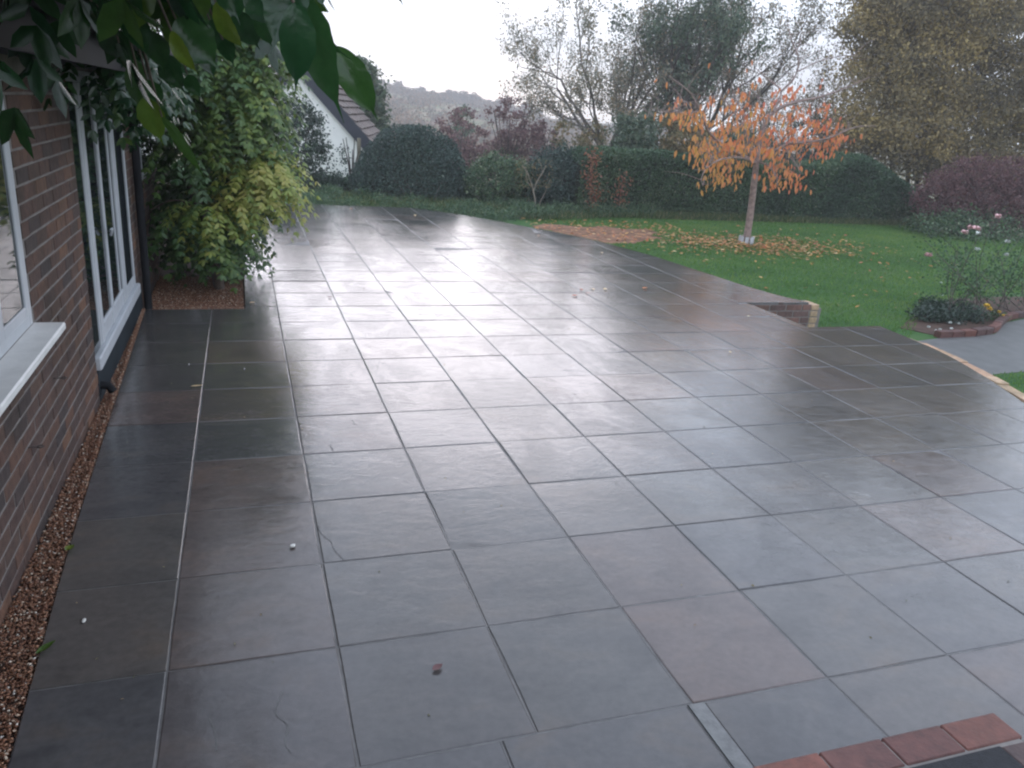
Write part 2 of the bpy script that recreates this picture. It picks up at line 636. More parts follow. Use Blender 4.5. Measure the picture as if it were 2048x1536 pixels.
radii = np.concatenate([[0.01], np.geomspace(1.5, 1500, 90)])
azs = np.radians(np.concatenate([np.linspace(-180, -40, 29)[:-1], np.linspace(-40, 90, 130), np.linspace(90, 180, 19)[1:-1]]))
RR, AA = np.meshgrid(radii, azs, indexing='ij')
XX, YY = CAM[0] + RR * np.sin(AA), CAM[1] + RR * np.cos(AA)
ZZ = terrain(RR, AA, XX, YY)
na = len(azs)
V = np.stack([XX, YY, ZZ], -1).reshape(-1, 3)
i = np.arange(len(radii) - 1)[:, None] * na
j = np.arange(na)[None]
j2 = (j + 1) % na
Q = np.stack([i + j, i + na + j, i + na + j2, i + j2], -1).reshape(-1, 4)


def ground_material():
    m_, t, b = mat('grass_ground')
    p = pos(t)
    near = ramp(t, [(.3, (.03, .085, .025)), (.55, (.045, .115, .03)), (.75, (.075, .125, .04))], noise(t, .9, 5, p))
    far = ramp(t, [(.38, (.1, .14, .05)), (.45, (.24, .15, .07)), (.52, (.14, .17, .06)), (.6, (.3, .15, .08))], noise(t, .022, 2, p))
    ln = t.nodes.new('ShaderNodeVectorMath')
    ln.operation = 'LENGTH'
    t.links.new(p, ln.inputs[0])
    c = mixc(t, maprange(t, ln.outputs['Value'], 24, 60, 0, 1), near, far)
    t.links.new(c, b.inputs['Base Color'])
    b.inputs['Roughness'].default_value = .8
    b.inputs['Specular IOR Level'].default_value = .2
    bump(t, b, noise(t, 60, 3, p), .8, .02)
    return m_


go = link('ground', fast_mesh('ground', V, Q, ground_material(), smooth=True))
setp(go, 'green lawn and fields running out to the hill', None, None, 'structure')

# ------------------------------------------------------------------ patio
JOINT = .003
left_edge = [(-1.19, 5.92), (-1.12, 3.0), (-1.08, 1.6), (-1.02, .3), (-.98, -1.25)]
right_pts = [(4.2, -1.25), (4.62, -.3), (5.02, .8), (5.45, 1.72), (5.86, 2.52), (6.17, 3.2), (6.43, 4.0), (6.54, 4.91)]
right_far = [(6.46, 6.06), (6.27, 6.5), (6.14, 7.1), (6.05, 8.0), (5.9, 9.2), (5.66, 10.2), (5.4, 11.0), (4.93, 11.85), (4.36, 12.85), (3.74, 13.7), (3.1, 14.42)]


def dense(pts, k=3):
    return [tuple(p) for p in smoothline([(a, b, 0) for a, b in pts], k)[:, :2]]


PATIO = dense(right_pts) + [(5.56, 4.91), (5.53, 6.06)] + dense(right_far) + [(-.3, 14.45), (-.3, 5.92)] + left_edge


def clip_cell(poly, x0, x1, y0, y1):
    def cut(P, ax, val, keep_less):
        out = []
        for k in range(len(P)):
            a, b = P[k - 1], P[k]
            ia = (a[ax] <= val) if keep_less else (a[ax] >= val)
            ib = (b[ax] <= val) if keep_less else (b[ax] >= val)
            if ia != ib:
                t = (val - a[ax]) / (b[ax] - a[ax])
                out.append((a[0] + t * (b[0] - a[0]), a[1] + t * (b[1] - a[1])))
            if ib:
                out.append(b)
        return out
    P = list(poly)
    for ax, val, less in ((0, x0, False), (0, x1, True), (1, y0, False), (1, y1, True)):
        P = cut(P, ax, val, less)
        if len(P) < 3:
            return []
    Q_ = [P[0]]
    for p in P[1:]:
        if math.hypot(p[0] - Q_[-1][0], p[1] - Q_[-1][1]) > .012:
            Q_.append(p)
    if math.hypot(Q_[0][0] - Q_[-1][0], Q_[0][1] - Q_[-1][1]) < .012:
        Q_.pop()
    return Q_ if len(Q_) >= 3 else []


def parea(P):
    return .5 * abs(sum(P[k - 1][0] * P[k][1] - P[k][0] * P[k - 1][1] for k in range(len(P))))


def prism_mesh(P, top=0., depth=.03, bev=.004, jit=0):
    """stone with a chamfered top edge from a plan polygon centred on its origin"""
    n = len(P)
    r1 = [(x, y, top - bev * .7) for x, y in P]
    r2 = []
    for x, y in P:
        d = max(math.hypot(x, y), 1e-6)
        s = max(0, 1 - bev * 1.4 / d)
        r2.append((x * s, y * s, top))
    r0 = [(x, y, top - depth) for x, y in P]
    V_ = r0 + r1 + r2
    F_ = [tuple(range(n - 1, -1, -1)), tuple(range(2 * n, 3 * n))]
    for k in range(n):
        k2 = (k + 1) % n
        F_ += [(k, k2, n + k2, n + k), (n + k, n + k2, 2 * n + k2, 2 * n + k)]
    return V_, F_


# mortar bed: the patio body under the slabs
bm = bmesh.new()
lo = [bm.verts.new((x, y, -.45)) for x, y in PATIO]
hi = [bm.verts.new((x * .999, y * .999, -.003)) for x, y in PATIO]
bm.faces.new(hi)
for k in range(len(PATIO)):
    k2 = (k + 1) % len(PATIO)
    bm.faces.new((lo[k], lo[k2], hi[k2], hi[k]))
bmesh.ops.recalc_face_normals(bm, faces=list(bm.faces))
bmesh.ops.triangulate(bm, faces=list(bm.faces))
me = bpy.data.meshes.new('patio')
bm.to_mesh(me)
bm.free()
me.materials.append(M['joint'])
patio = link('patio', me)
setp(patio, 'wet grey sandstone patio of square slabs', None, None, 'structure')

cells = []
for iy in range(-2, 25):
    y0, y1 = iy * .6, iy * .6 + .6
    if iy == -1:
        xs = [-1.2, -.6, -.1, .47, 1.175, 1.245, 1.8, 2.4, 3.0, 3.6, 4.2, 4.8]
    else:
        xs = [-1.2 + .6 * k for k in range(14)]
    if iy == 9:
        y1 = 5.92 if False else 6.0
    for x0, x1 in zip(xs[:-1], xs[1:]):
        if x1 > 5.5 and iy in (8, 9, 10):          # round the step opening
            for a, b in ((y0, min(y1, 4.915)), (max(y0, 6.05), y1)):
                if b - a > .02:
                    cells.append((x0, x1, a, b))
            a, b = max(y0, 4.915), min(y1, 6.05)
            if x0 < 5.5 and b - a > .02:
                cells.append((x0, 5.555, a, b))
            continue
        cells.append((x0, x1, y0, y1))
SLABS = {}
full_meshes = []
for k in range(5):
    h = .3 - JOINT
    P = []
    for (ax, ay), (bx, by) in zip([(-h, -h), (h, -h), (h, h), (-h, h)], [(h, -h), (h, h), (-h, h), (-h, -h)]):
        for t in (0, .33, .67):
            P.append((ax + (bx - ax) * t + R.uniform(-.0022, .0022), ay + (by - ay) * t + R.uniform(-.0022, .0022)))
    full_meshes.append(mesh('slab', *prism_mesh(P), M['slab']))
nslab = 0
for (x0, x1, y0, y1) in cells:
    P = clip_cell(PATIO, x0 + JOINT, x1 - JOINT, y0 + JOINT, y1 - JOINT)
    if not P or parea(P) < .006:
        continue
    cx, cy = (x0 + x1) / 2, (y0 + y1) / 2
    tilt = (R.normal() * .0028, R.normal() * .0028, 0)
    zz = R.normal() * .0008
    if abs(parea(P) - (.6 - 2 * JOINT) ** 2) < 1e-3 and abs(x1 - x0 - .6) < 1e-6:
        o = link('slab', full_meshes[int(R.integers(0, 5))], patio, (cx, cy, zz), (tilt[0], tilt[1], random.choice((0, 1, 2, 3)) * math.pi / 2 + R.normal() * .002))
    else:
        gx, gy = np.mean([p[0] for p in P]), np.mean([p[1] for p in P])
        strip = abs(x0 - 1.175) < 1e-6
        top = .004 if strip else 0.
        me = mesh('slab', *prism_mesh([(a - gx, b - gy) for a, b in P], top), M['strip'] if strip else M['slab'])
        o = link('slab', me, patio, (gx, gy, zz), (tilt[0] * .5, tilt[1] * .5, 0))
        if strip:
            o['label'] = 'narrow pale filler strip beside the brick step'
    SLABS[(round(cx, 2), round(cy, 2))] = o
    nslab += 1
print('slabs', nslab)


def crack(pts, wdt=.004):
    pts = smoothline([gz(u, v, .0016) for u, v in pts], 3)
    T = norm(np.gradient(pts, axis=0))
    S = np.stack([-T[:, 1], T[:, 0], 0 * T[:, 0]], 1)
    n = len(pts)
    ww = (wdt * R.uniform(.4, 1, n))[:, None]
    V_ = np.vstack([pts + S * ww, pts - S * ww])
    Q_ = [(k, k + 1, n + k + 1, n + k) for k in range(n - 1)]
    c = pts.mean(0)
    key = min(SLABS, key=lambda q: (q[0] - c[0]) ** 2 + (q[1] - c[1]) ** 2)
    s = SLABS[key]
    o = part('crack', V_, Q_, M['joint'], None)
    o.parent = s
    o.matrix_parent_inverse = (Matrix.Translation(Vector(s.location))).inverted()


crack([(636, 1048), (642, 1066), (662, 1083), (668, 1098), (688, 1120)])
crack([(566, 1382), (554, 1410), (552, 1430), (575, 1450), (570, 1485), (582, 1505)], .003)
crack([(418, 1435), (430, 1465), (433, 1500)], .004)
crack([(660, 890), (664, 897), (667, 902)], .005)
crack([(704, 840), (709, 848)], .004)

# ------------------------------------------------------------------ house
WX = -1.22
house = thing('house', 'brown brick house wall with white windows along the left edge of the patio', 'house', (WX, 4.0, 0))
MB = WX - .0035


def multi(name, boxes, material, parent, rnd=False):
    Vs, Fs, rr = [], [], []
    for b in boxes:
        V_, F_ = box(*b)
        o_ = len(Vs)
        Vs += V_
        Fs += [tuple(k + o_ for k in f) for f in F_]
        rr += [random.random()] * 6
    return part(name, Vs, Fs, material, parent, rnd=rr if rnd else None)


WIN = (.25, 2.07, .9, 1.96)      # y0 y1 z0 z1
DOOR = (3.45, 5.7, .2, 2.04)
wall = multi('wall', [(WX - .3, MB, -1.6, WIN[0], -.3, 2.06), (WX - .3, MB, WIN[0], WIN[1], -.3, WIN[2]), (WX - .3, MB, WIN[0], WIN[1], WIN[3], 2.06),
                      (WX - .3, MB, WIN[1], DOOR[0], -.3, 2.06), (WX - .3, MB, DOOR[0], DOOR[1], DOOR[3], 2.06),
                      (WX - .3, MB, DOOR[1], 10.2, -.3, 2.06), (-6.2, WX - .3, 9.9, 10.2, -.3, 2.06)], M['mortar'], house)
bh, bl, cs, st = .066, .214, .0775, .225
brick_me = []
for k in range(4):
    bm = bmesh.new()
    V_, F_ = box(-.05, 0, -bl / 2, bl / 2, -bh / 2, bh / 2)
    vs = [bm.verts.new((v[0], v[1] + R.uniform(-.002, .002), v[2] + R.uniform(-.0015, .0015))) for v in V_]
    for f in F_:
        bm.faces.new([vs[q] for q in f])
    bmesh.ops.bevel(bm, geom=list(bm.edges), offset=.0025, segments=1, affect='EDGES')
    me = bpy.data.meshes.new('brick')
    bm.to_mesh(me)
    bm.free()
    me.materials.append(M['brick'])
    brick_me.append(me)


def holes(ya, yb, za, zb):
    """remaining y-intervals of a brick outside the openings"""
    segs = [(ya, yb)]
    for (y0, y1, z0, z1) in (WIN, (DOOR[0], DOOR[1], -.4, DOOR[3])):
        if zb > z0 + .012 and za < z1 - .012:
            new = []
            for a, b in segs:
                if b <= y0 + .005 or a >= y1 - .005:
                    new.append((a, b))
                else:
                    if a < y0 - .02:
                        new.append((a, y0 - .006))
                    if b > y1 + .02:
                        new.append((y1 + .006, b))
            segs = new
    return segs


rest, cnt = [], 0
for c in range(0, 26):
    z0 = .012 + c * cs - .04
    off = (c % 2) * st / 2
    y = -1.5 + off
    while y < 9.9:
        ya, yb = y + .0055, y + st - .0055
        near = .75 < yb and ya < 3.5 and z0 < 1.93
        for a, b in holes(ya, yb, z0, z0 + bh):
            if b - a < .03:
                continue
            if near and cnt < 290:
                if abs((b - a) - bl) < .003:
                    o = link('brick', brick_me[int(R.integers(0, 4))], wall, (WX + R.normal() * .0012, (a + b) / 2, z0 + bh / 2))
                else:
                    V_, F_ = box(-.05, 0, -(b - a) / 2, (b - a) / 2, -bh / 2, bh / 2)
                    o = link('brick', mesh('brick', V_, F_, M['brick']), wall, (WX, (a + b) / 2, z0 + bh / 2))
                cnt += 1
            else:
                rest.append((WX - .05, WX, a, b, z0, z0 + bh))
        y += st
rb = multi('brickwork', rest, M['brick'], wall, True)
rb['kind'] = 'stuff'
print('bricks', cnt, len(rest))

# roof, soffit and gutter above the wall
part('soffit', *box(WX - .3, -.86, -1.6, 10.3, 2.06, 2.1), M['plinth'], house)
part('fascia', *box(-.86, -.835, -1.62, 10.32, 2.04, 2.25), M['black'], house)
tile_rows = []
for k in range(14):
    x1, z1 = -.8 - k * .26, 2.26 + k * .2
    Vr = [(x1, -1.7, z1), (x1 - .3, -1.7, z1 + .23), (x1 - .3, 10.4, z1 + .23), (x1, 10.4, z1),
          (x1, -1.7, z1 - .035), (x1 - .3, -1.7, z1 + .19), (x1 - .3, 10.4, z1 + .19), (x1, 10.4, z1 - .035)]
    tile_rows.append(Vr)
roof = None
for k, Vr in enumerate(tile_rows):
    Fr = [(0, 3, 2, 1), (4, 5, 6, 7), (0, 4, 7, 3), (1, 2, 6, 5), (0, 1, 5, 4), (3, 7, 6, 2)]
    if roof is None:
        roof = part('roof', Vr, Fr, M['rooftile'], house)
    else:
        part('tile_course', Vr, Fr, M['rooftile'], roof)
tubes('gutter', [(np.array([(-.79, -1.7, 2.2), (-.79, 4, 2.195), (-.79, 10.4, 2.19)]), [.045] * 3)], M['black'], house, 10)

# near window
win = bbox('window', (WX - .07, WX - .004, WIN[0], WIN[0] + .06, WIN[2] + .07, WIN[3]), M['upvc'], house)
win['label'] = 'white casement window with projecting sill'
y0, y1, z0, z1 = WIN
bbox('frame', (WX - .07, WX - .002, y1 - .045, y1, z0, z1), M['upvc'], win)
bbox('frame', (WX - .07, WX - .003, y0, y1 - .045, z0, z0 + .055), M['upvc'], win)
bbox('frame', (WX - .07, WX - .003, y0, y1 - .045, z1 - .055, z1), M['upvc'], win)
for ya, yb in ((1.52, 1.6), (y1 - .105, y1 - .045)):
    bbox('frame', (WX - .06, WX + .003, ya, yb, z0 + .055, z1 - .055), M['upvc'], win)
bbox('frame', (WX - .06, WX + .002, 1.6, y1 - .105, z0 + .055, z0 + .105), M['upvc'], win)
part('pane', *box(WX - .05, WX - .009, .3, 1.525, z0 + .05, z1 - .05), M['glass'], win)
part('pane', *box(WX - .05, WX - .006, 1.59, y1 - .1, z0 + .1, z1 - .05), M['glass'], win)
bbox('sill', (WX - .05, WX + .125, y0 - .05, y1 + .03, z0 - .036, z0 - .001), M['sill'], win, .006)

# glazed doors
y0, y1, z0, z1 = DOOR
door = bbox('door', (WX - .08, WX - .006, y0, y1, z1 - .07, z1), M['upvc'], house)
door['label'] = 'white framed glazed doors between brick and vine'
zb = z0 + .1
for ya, yb, xo in ((3.715, 3.745, -.001), (3.755, 3.86, .003), (4.28, 4.36, .002), (4.76, 4.79, -.002), (4.9, 5.0, .003), (5.02, 5.1, .002), (5.6, 5.66, -.001)):
    bbox('frame', (WX - .07, WX + xo, ya, yb, zb, z1 - .07), M['upvc'], door)
bbox('frame', (WX - .07, WX - .004, 3.86, 5.58, zb, zb + .09), M['upvc'], door)
bbox('frame', (WX - .06, WX + .004, 3.86, 4.28, zb + .09, zb + .13), M['upvc'], door, .01)
bbox('frame', (WX - .06, WX + .0035, 4.36, 4.9, zb + .09, zb + .13), M['upvc'], door, .01)
part('pane', *box(WX - .05, WX - .009, 3.8, 5.65, zb + .05, z1 - .05), M['glass'], door)
part('side_pane', *box(WX - .05, WX - .008, y0 + .005, 3.7, zb, z1 - .06), M['glass'], door)
bbox('sill', (WX - .08, WX + .03, y0, y1 + .02, z0 + .01, zb - .003), M['upvc'], door, .008)
tubes('handle', [(np.array([(WX + .03, 4.32, .95), (WX + .045, 4.3, 1.0), (WX + .045, 4.2, 1.0)]), [.009] * 3)], M['upvc'], door, 6)
bbox('plinth', (WX - .12, WX + .004, y0 + .003, y1 + .3, -.2, z0 + .008), M['plinth'], house)
tubes('drain_pipe', [(np.array([(WX - .03, 3.5, .1), (WX + .05, 3.5, .09), (WX + .075, 3.5, .05)]), [.028] * 3)], M['black'], house, 10)
tubes('downpipe', [(smoothline([(-.8, 5.95, 2.17), (WX + .1, 5.95, 2.02), (WX + .055, 5.95, 1.85), (WX + .055, 5.95, .0)], 5), [.036] * 16)], M['black'], house, 12)
for (u, v) in ((108, 757), (58, 895)):
    p = wx(u, v, WX)
    tubes('vine_eye', [(np.array([p + (-.01, 0, 0), p + (.03, 0, .002), p + (.045, .012, .004), p + (.058, 0, .002), p + (.045, -.012, 0), p + (.034, -.002, 0)]), [.0035] * 6)], M['gal'], wall, 6)
# far window behind the vine
fwin = bbox('window', (WX - .04, WX + .006, 6.72, 6.82, 1.1, 1.9), M['upvc'], house)
fwin['label'] = 'small white window half hidden behind the vine'
bbox('frame', (WX - .04, WX + .004, 6.82, 8.6, 1.82, 1.9), M['upvc'], fwin)
bbox('frame', (WX - .04, WX + .004, 6.82, 8.6, 1.1, 1.17), M['upvc'], fwin)
bbox('frame', (WX - .04, WX + .006, 7.75, 7.82, 1.17, 1.82), M['black'], fwin)
bbox('frame', (WX - .04, WX + .006, 8.6, 8.7, 1.1, 1.9), M['upvc'], fwin)
part('pane', *box(WX - .02, WX + .002, 6.8, 8.62, 1.15, 1.84), M['glass'], fwin)

# ------------------------------------------------------------------ planting bed and gravel strip by the house
bed = part('planting_bed', *box(WX + .005, -.306, 5.925, 9.95, -.3, -.03), M['soil'])
setp(bed, 'brown soil bed under the vine', None, None, 'structure')
strip = part('gravel_bed', *box(WX + .005, -.96, -1.3, 5.92, -.3, -.03), M['soil'])
setp(strip, 'narrow earth strip between house and slabs', None, None, 'structure')


def gravel(name, pts, smin, smax, label):
    n = len(pts)
    oct_v = np.array([(1, 0, 0), (0, 1, 0), (-1, 0, 0), (0, -1, 0), (0, 0, 1), (0, 0, -1)], float)
    oct_f = np.array([(0, 1, 4), (1, 2, 4), (2, 3, 4), (3, 0, 4), (1, 0, 5), (2, 1, 5), (3, 2, 5), (0, 3, 5)])
    s = R.uniform(smin, smax, (n, 1, 3)) * np.array([1, .8, .55])
    a = R.uniform(0, 6.28, n)
    V_ = oct_v[None] * s * R.uniform(.8, 1.2, (n, 6, 1))
    x = V_[..., 0] * np.cos(a)[:, None] - V_[..., 1] * np.sin(a)[:, None]
    y = V_[..., 0] * np.sin(a)[:, None] + V_[..., 1] * np.cos(a)[:, None]
    V_ = np.stack([x, y, V_[..., 2]], -1) + pts[:, None]
    T = (oct_f[None] + np.arange(n)[:, None, None] * 6).reshape(-1, 3)
    o = link(name, fast_mesh(name, V_.reshape(-1, 3), T, G['gravel'], np.repeat(R.uniform(0, 1, n), 8), smooth=True))
    return setp(o, label, 'gravel', None, 'stuff')


n = 17000
y = R.uniform(-.2, 5.93, n)
xe = np.interp(y, [-1.25, .3, 1.6, 3, 5.92], [-.98, -1.02, -1.08, -1.12, -1.19])
x = R.uniform(WX + .004, xe - .006, n)
g1 = np.stack([x, y, R.uniform(-.034, -.004, n) + .012 * (xe - x < .03)], 1)
gravel('gravel', g1, .0045, .0095, 'orange brown pea gravel in a strip along the house wall')
n = 14000
g2 = np.stack([R.uniform(WX + .02, -.315, n), 5.93 + 1.6 * R.uniform(0, 1, n) ** 1.5, R.uniform(-.032, -.006, n)], 1)
gravel('gravel', g2, .005, .01, 'brown pea gravel on the bed beneath the vine')

# ------------------------------------------------------------------ retaining wall, notch bricks, coping
rwall = thing('retaining_wall', 'low brick retaining wall under the patio edge by the lawn', 'wall', (6.0, 6.06, -.4))
core = multi('mortar_core', [(5.56, 6.61, 6.05, 6.3, -.45, -.034), (6.62, 6.7, 6.09, 6.3, -.45, -.09)], M['mortar'], rwall)
for c in range(4):
    zt = -.032 - c * .083
    x = 5.4 + (c % 2) * .12
    while x < 6.6:
        a, b = max(x, 5.53), min(x + .236, 6.5)
        if b - a > .04:
            bbox('brick', (a + .006, b - .006, 6.043, 6.15, zt - .07, zt), M['wall_brick'], rwall, .004)
        x += .242
    bbox('brick', (6.505, 6.62 - .008 * (c % 2), 6.04, 6.28, zt - .07, zt), M['buff_brick'], rwall, .005)
# curved coping in front of the lower path
cop = smoothline([(6.58, 4.6, 0), (6.53, 4.0, 0), (6.29, 3.18, 0), (6.02, 2.5, 0), (5.64, 1.72, 0), (5.22, .8, 0), (4.85, -.2, 0)], 12)
seg = np.concatenate([[0], np.cumsum(np.linalg.norm(np.diff(cop, axis=0), axis=1))])
cwall = thing('edging_wall', 'curved row of buff bricks edging the patio beside the path', 'wall', (6.3, 3.2, -.4))
s = .05
while s < seg[-1] - .25:
    p = np.array([np.interp(s + .11, seg, cop[:, k]) for k in range(3)])
    q = np.array([np.interp(s + .13, seg, cop[:, k]) for k in range(3)])
    a = math.atan2(q[1] - p[1], q[0] - p[0])
    V_, F_ = prism_mesh([(-.107, -.065), (.107, -.065), (.107, .05), (-.107, .05)], 0, .065, .006)
    link('brick', mesh('brick', V_, F_, M['buff_brick']), cwall, (p[0], p[1], -.03 + R.normal() * .004), (0, R.normal() * .02, a + R.normal() * .02))
    for cc_ in range(1, 5):
        pp = np.array([np.interp(s + .11 - .11 * (cc_ % 2), seg, cop[:, k]) for k in range(3)])
        link('brick', mesh('brick', V_, F_, M['wall_brick']), cwall, (pp[0], pp[1], -.03 - .078 * cc_), (0, 0, a))
    s += .226

# ------------------------------------------------------------------ brick step and mat at the lower right
step = thing('brick_step', 'red brick doorstep edge at the lower right corner', 'step', (1.4, -.8, 0))
bbox('step_core', (.35, 1.895, -1.5, -.568, 0.002, .2955), M['mortar'], step, .004)
x = 1.905
while x > .4:
    bbox('brick', (x - .2195, x, -.665, -.56, .225, .3 + R.uniform(-.002, .002)), M['red_brick'], step, .004)
    x -= .225
yb_ = -.678
while yb_ > -1.4:
    bbox('brick', (1.8, 1.908, yb_ - .214, yb_, .225, .3 + R.uniform(-.002, .002)), M['red_brick'], step, .004)
    yb_ -= .225
dm = bbox('door_mat', (.42, 1.79, -1.46, -.68, .297, .309), M['mat'], None, .004)
setp(dm, 'black rubber mat on the brick doorstep', 'door mat')

# ------------------------------------------------------------------ garden path, soil, edging
ZP = -.374


def sheet(name, px, z, material, label, thick=.05):
    P = [gz(u, v, z)[:2] for u, v in px]
    n_ = len(P)
    V_ = [(*p, z) for p in P] + [(*p, z - thick) for p in P]
    F_ = [tuple(range(n_))] + [(k, n_ + k, n_ + (k + 1) % n_, (k + 1) % n_) for k in range(n_)]
    me_ = mesh(name, V_, F_, material)
    bm_ = bmesh.new()
    bm_.from_mesh(me_)
    bmesh.ops.recalc_face_normals(bm_, faces=list(bm_.faces))
    bmesh.ops.triangulate(bm_, faces=list(bm_.faces))
    bm_.to_mesh(me_)
    bm_.free()
    return setp(link(name, me_), label, None, None, 'structure')


sheet('path', [(1815, 684), (1880, 676), (1990, 668), (2012, 645), (2060, 636), (2300, 622), (2300, 740), (2060, 742), (1990, 748), (1960, 760), (1880, 730)], ZP, M['path'], 'grey concrete garden path right of the patio')
sheet('flower_bed', [(1800, 655), (1850, 612), (1920, 596), (2010, 590), (2300, 575), (2300, 618), (2056, 633), (2008, 642), (1990, 664), (1880, 672)], ZP + .004, M['soil'], 'dark soil of the rose bed by the path')
soil_px = [(1062, 453), (1090, 449), (1120, 451), (1165, 455), (1210, 454), (1252, 459), (1290, 459), (1318, 465), (1302, 470), (1335, 475), (1296, 477), (1270, 483), (1215, 483), (1140, 470)]
soil_xy = [gz(a, b, -.215)[:2] for a, b in soil_px]
so_ = setp(part('soil', [(p[0], p[1], float(lawn_z(0, p[1])) + .005) for p in soil_xy], [tuple(range(len(soil_xy)))], M['leafsoil']), 'bare brown earth beyond the patio edge', None, None, 'structure')
edge = thing('bed_edging', 'red brick edging curving round the rose bed', 'edging', gz(1950, 672, ZP))
line = smoothline([gz(u, v, ZP) for u, v in ((1878, 676), (1920, 674), (1960, 671), (1990, 664), (2002, 652), (2012, 643), (2030, 637), (2070, 633), (2130, 629))], 10)
seg2 = np.concatenate([[0], np.cumsum(np.linalg.norm(np.diff(line, axis=0), axis=1))])
V_, F_ = prism_mesh([(-.105, -.05), (.105, -.05), (.105, .05), (-.105, .05)], 0, .12, .008)
eme = mesh('brick', V_, F_, M['red_brick'])
s = 0
while s < seg2[-1] - .22:
    p = np.array([np.interp(s + .11, seg2, line[:, k]) for k in range(3)])
    q = np.array([np.interp(s + .13, seg2, line[:, k]) for k in range(3)])
    link('brick', eme, edge, (p[0], p[1] + .04, ZP + .085 + R.normal() * .004), (0, 0, math.atan2(q[1] - p[1], q[0] - p[0])))
    s += .222

# ------------------------------------------------------------------ lawn grass
n = 190000
x = R.uniform(5.6, 20, n)
y = R.uniform(2.2, 16.2, n)
u, v, d = project(np.stack([x, y, lawn_z(x, y)], 1))
k = (u > -20) & (u < 2120) & (v < 830)
pat = np.array(PATIO)


def inside(px, py, poly):
    c = np.zeros(len(px), bool)
    for a in range(len(poly)):
        x1, y1 = poly[a - 1]
        x2, y2 = poly[a]
        cond = ((y1 > py) != (y2 > py)) & (px < (x2 - x1) * (py - y1) / (y2 - y1 + 1e-12) + x1)
        c ^= cond
    return c


PATHP = [tuple(gz(a, b, ZP)[:2]) for a, b in [(1815, 684), (1840, 630), (1920, 596), (2300, 575), (2300, 742), (2060, 744), (1990, 750), (1880, 730)]]
SOILP = [tuple(q) for q in soil_xy]
_unused = [(a, b) for a, b in [(1062, 453), (1120, 452), (1165, 456), (1210, 456), (1252, 461), (1290, 461), (1318, 466), (1302, 470), (1330, 474), (1296, 477), (1270, 482), (1215, 483), (1140, 470)]]
k &= ~inside(x, y, PATIO) & ~inside(x, y, PATHP) & ~inside(x, y, SOILP)
x, y = x[k], y[k]
n = len(x)
P = np.stack([x, y, lawn_z(x, y) - .003], 1)
A = np.stack([R.normal(0, .45, n), R.normal(0, .45, n), np.ones(n)], 1)
hg = R.uniform(.03, .062, n)
V, T = leaf_arrays(P, A, R.normal(size=(n, 3)), hg, .011)
tone = .55 + .4 * lump(np.stack([x, y, 0 * x], 1), 6, 1.1, 5) + .3 * lump(np.stack([x, y, 0 * x], 1), 6, 3.5, 6) + R.normal(0, .18, n)
o = link('grass', fast_mesh('grass', V, T, G['grass'], np.repeat(np.clip(tone, 0, 1), 2)))
setp(o, 'short green lawn grass beyond the patio', 'grass', None, 'stuff')
# rough grass at the hedge foot
n = 26000
t = R.uniform(0, 1, n)
x = 1.0 + t * 17.5
y = 14.6 + R.uniform(0, 1, n) * np.interp(x, [1, 4, 6, 8, 18], [3.6, 2.6, 2.0, .9, .7]) + np.interp(x, [1, 3, 6, 8, 18], [0, .1, -.2, .5, .8])
k = ~inside(x, y, PATIO) & ~inside(x, y, SOILP)
x, y = x[k], y[k]
n = len(x)
A = np.stack([R.normal(0, .5, n), R.normal(0, .5, n), np.ones(n)], 1)
hg = R.uniform(.06, .2, n)
V, T = leaf_arrays(np.stack([x, y, lawn_z(x, y)], 1), A, R.normal(size=(n, 3)), hg, .014)
o = link('rough_grass', fast_mesh('rough_grass', V, T, G['rough_grass'], np.repeat(R.uniform(0, 1, n) ** 1.7, 2)))
setp(o, 'rough longer grass along the foot of the hedge', 'grass', None, 'stuff')


# ------------------------------------------------------------------ white cottage beyond the garden
th = math.radians(13)
gn = np.array([-math.sin(th), -math.cos(th), 0])      # gable faces the garden
apex = wy(594, 134, 22.)


def on_gable(u, v):
    r = ray(u, v)
    return CAM + ((apex - CAM) @ gn) / (r @ gn) * r


ev = on_gable(745, 306)
ex = np.array([math.cos(th), -math.sin(th), 0])
bk = -gn
hw = (ev - apex) @ ex
drop = apex[2] - ev[2]
cot = thing('cottage', 'white gabled outbuilding with black bargeboards beyond the hedge', 'building', (apex[0], apex[1], -2))
LEN = 5.2


def cp_(a, b, z):
    return apex + ex * a + bk * b + np.array([0, 0, z])


base = -2.3 - apex[2]
V_ = [cp_(-hw, 0, base), cp_(hw, 0, base), cp_(hw, 0, -drop), cp_(0, 0, 0), cp_(-hw, 0, -drop),
      cp_(-hw, LEN, base), cp_(hw, LEN, base), cp_(hw, LEN, -drop), cp_(0, LEN, 0), cp_(-hw, LEN, -drop)]
cw = part('wall', V_, [(0, 1, 2, 3, 4), (9, 8, 7, 6, 5), (1, 6, 7, 2), (0, 4, 9, 5)], M['cottage'], cot)
for k in range(1, 46):            # painted brick courses standing slightly proud
    z = -k * .11
    wdt = min(hw, hw * (-z - .1) / drop)
    if wdt < .1:
        continue
    q = [cp_(-wdt, -.008, z - .1), cp_(wdt, -.008, z - .1), cp_(wdt - .05, -.008, z - .012), cp_(-wdt + .05, -.008, z - .012)]
    q2 = [p + bk * .02 for p in q]
    part('brick_course', q + q2, [(0, 1, 2, 3), (4, 7, 6, 5), (0, 4, 5, 1), (2, 6, 7, 3), (1, 5, 6, 2), (0, 3, 7, 4)], M['cottage'], cw)
sl = np.array([hw, -drop]) / math.hypot(hw, drop)
slen = math.hypot(hw, drop) + .35
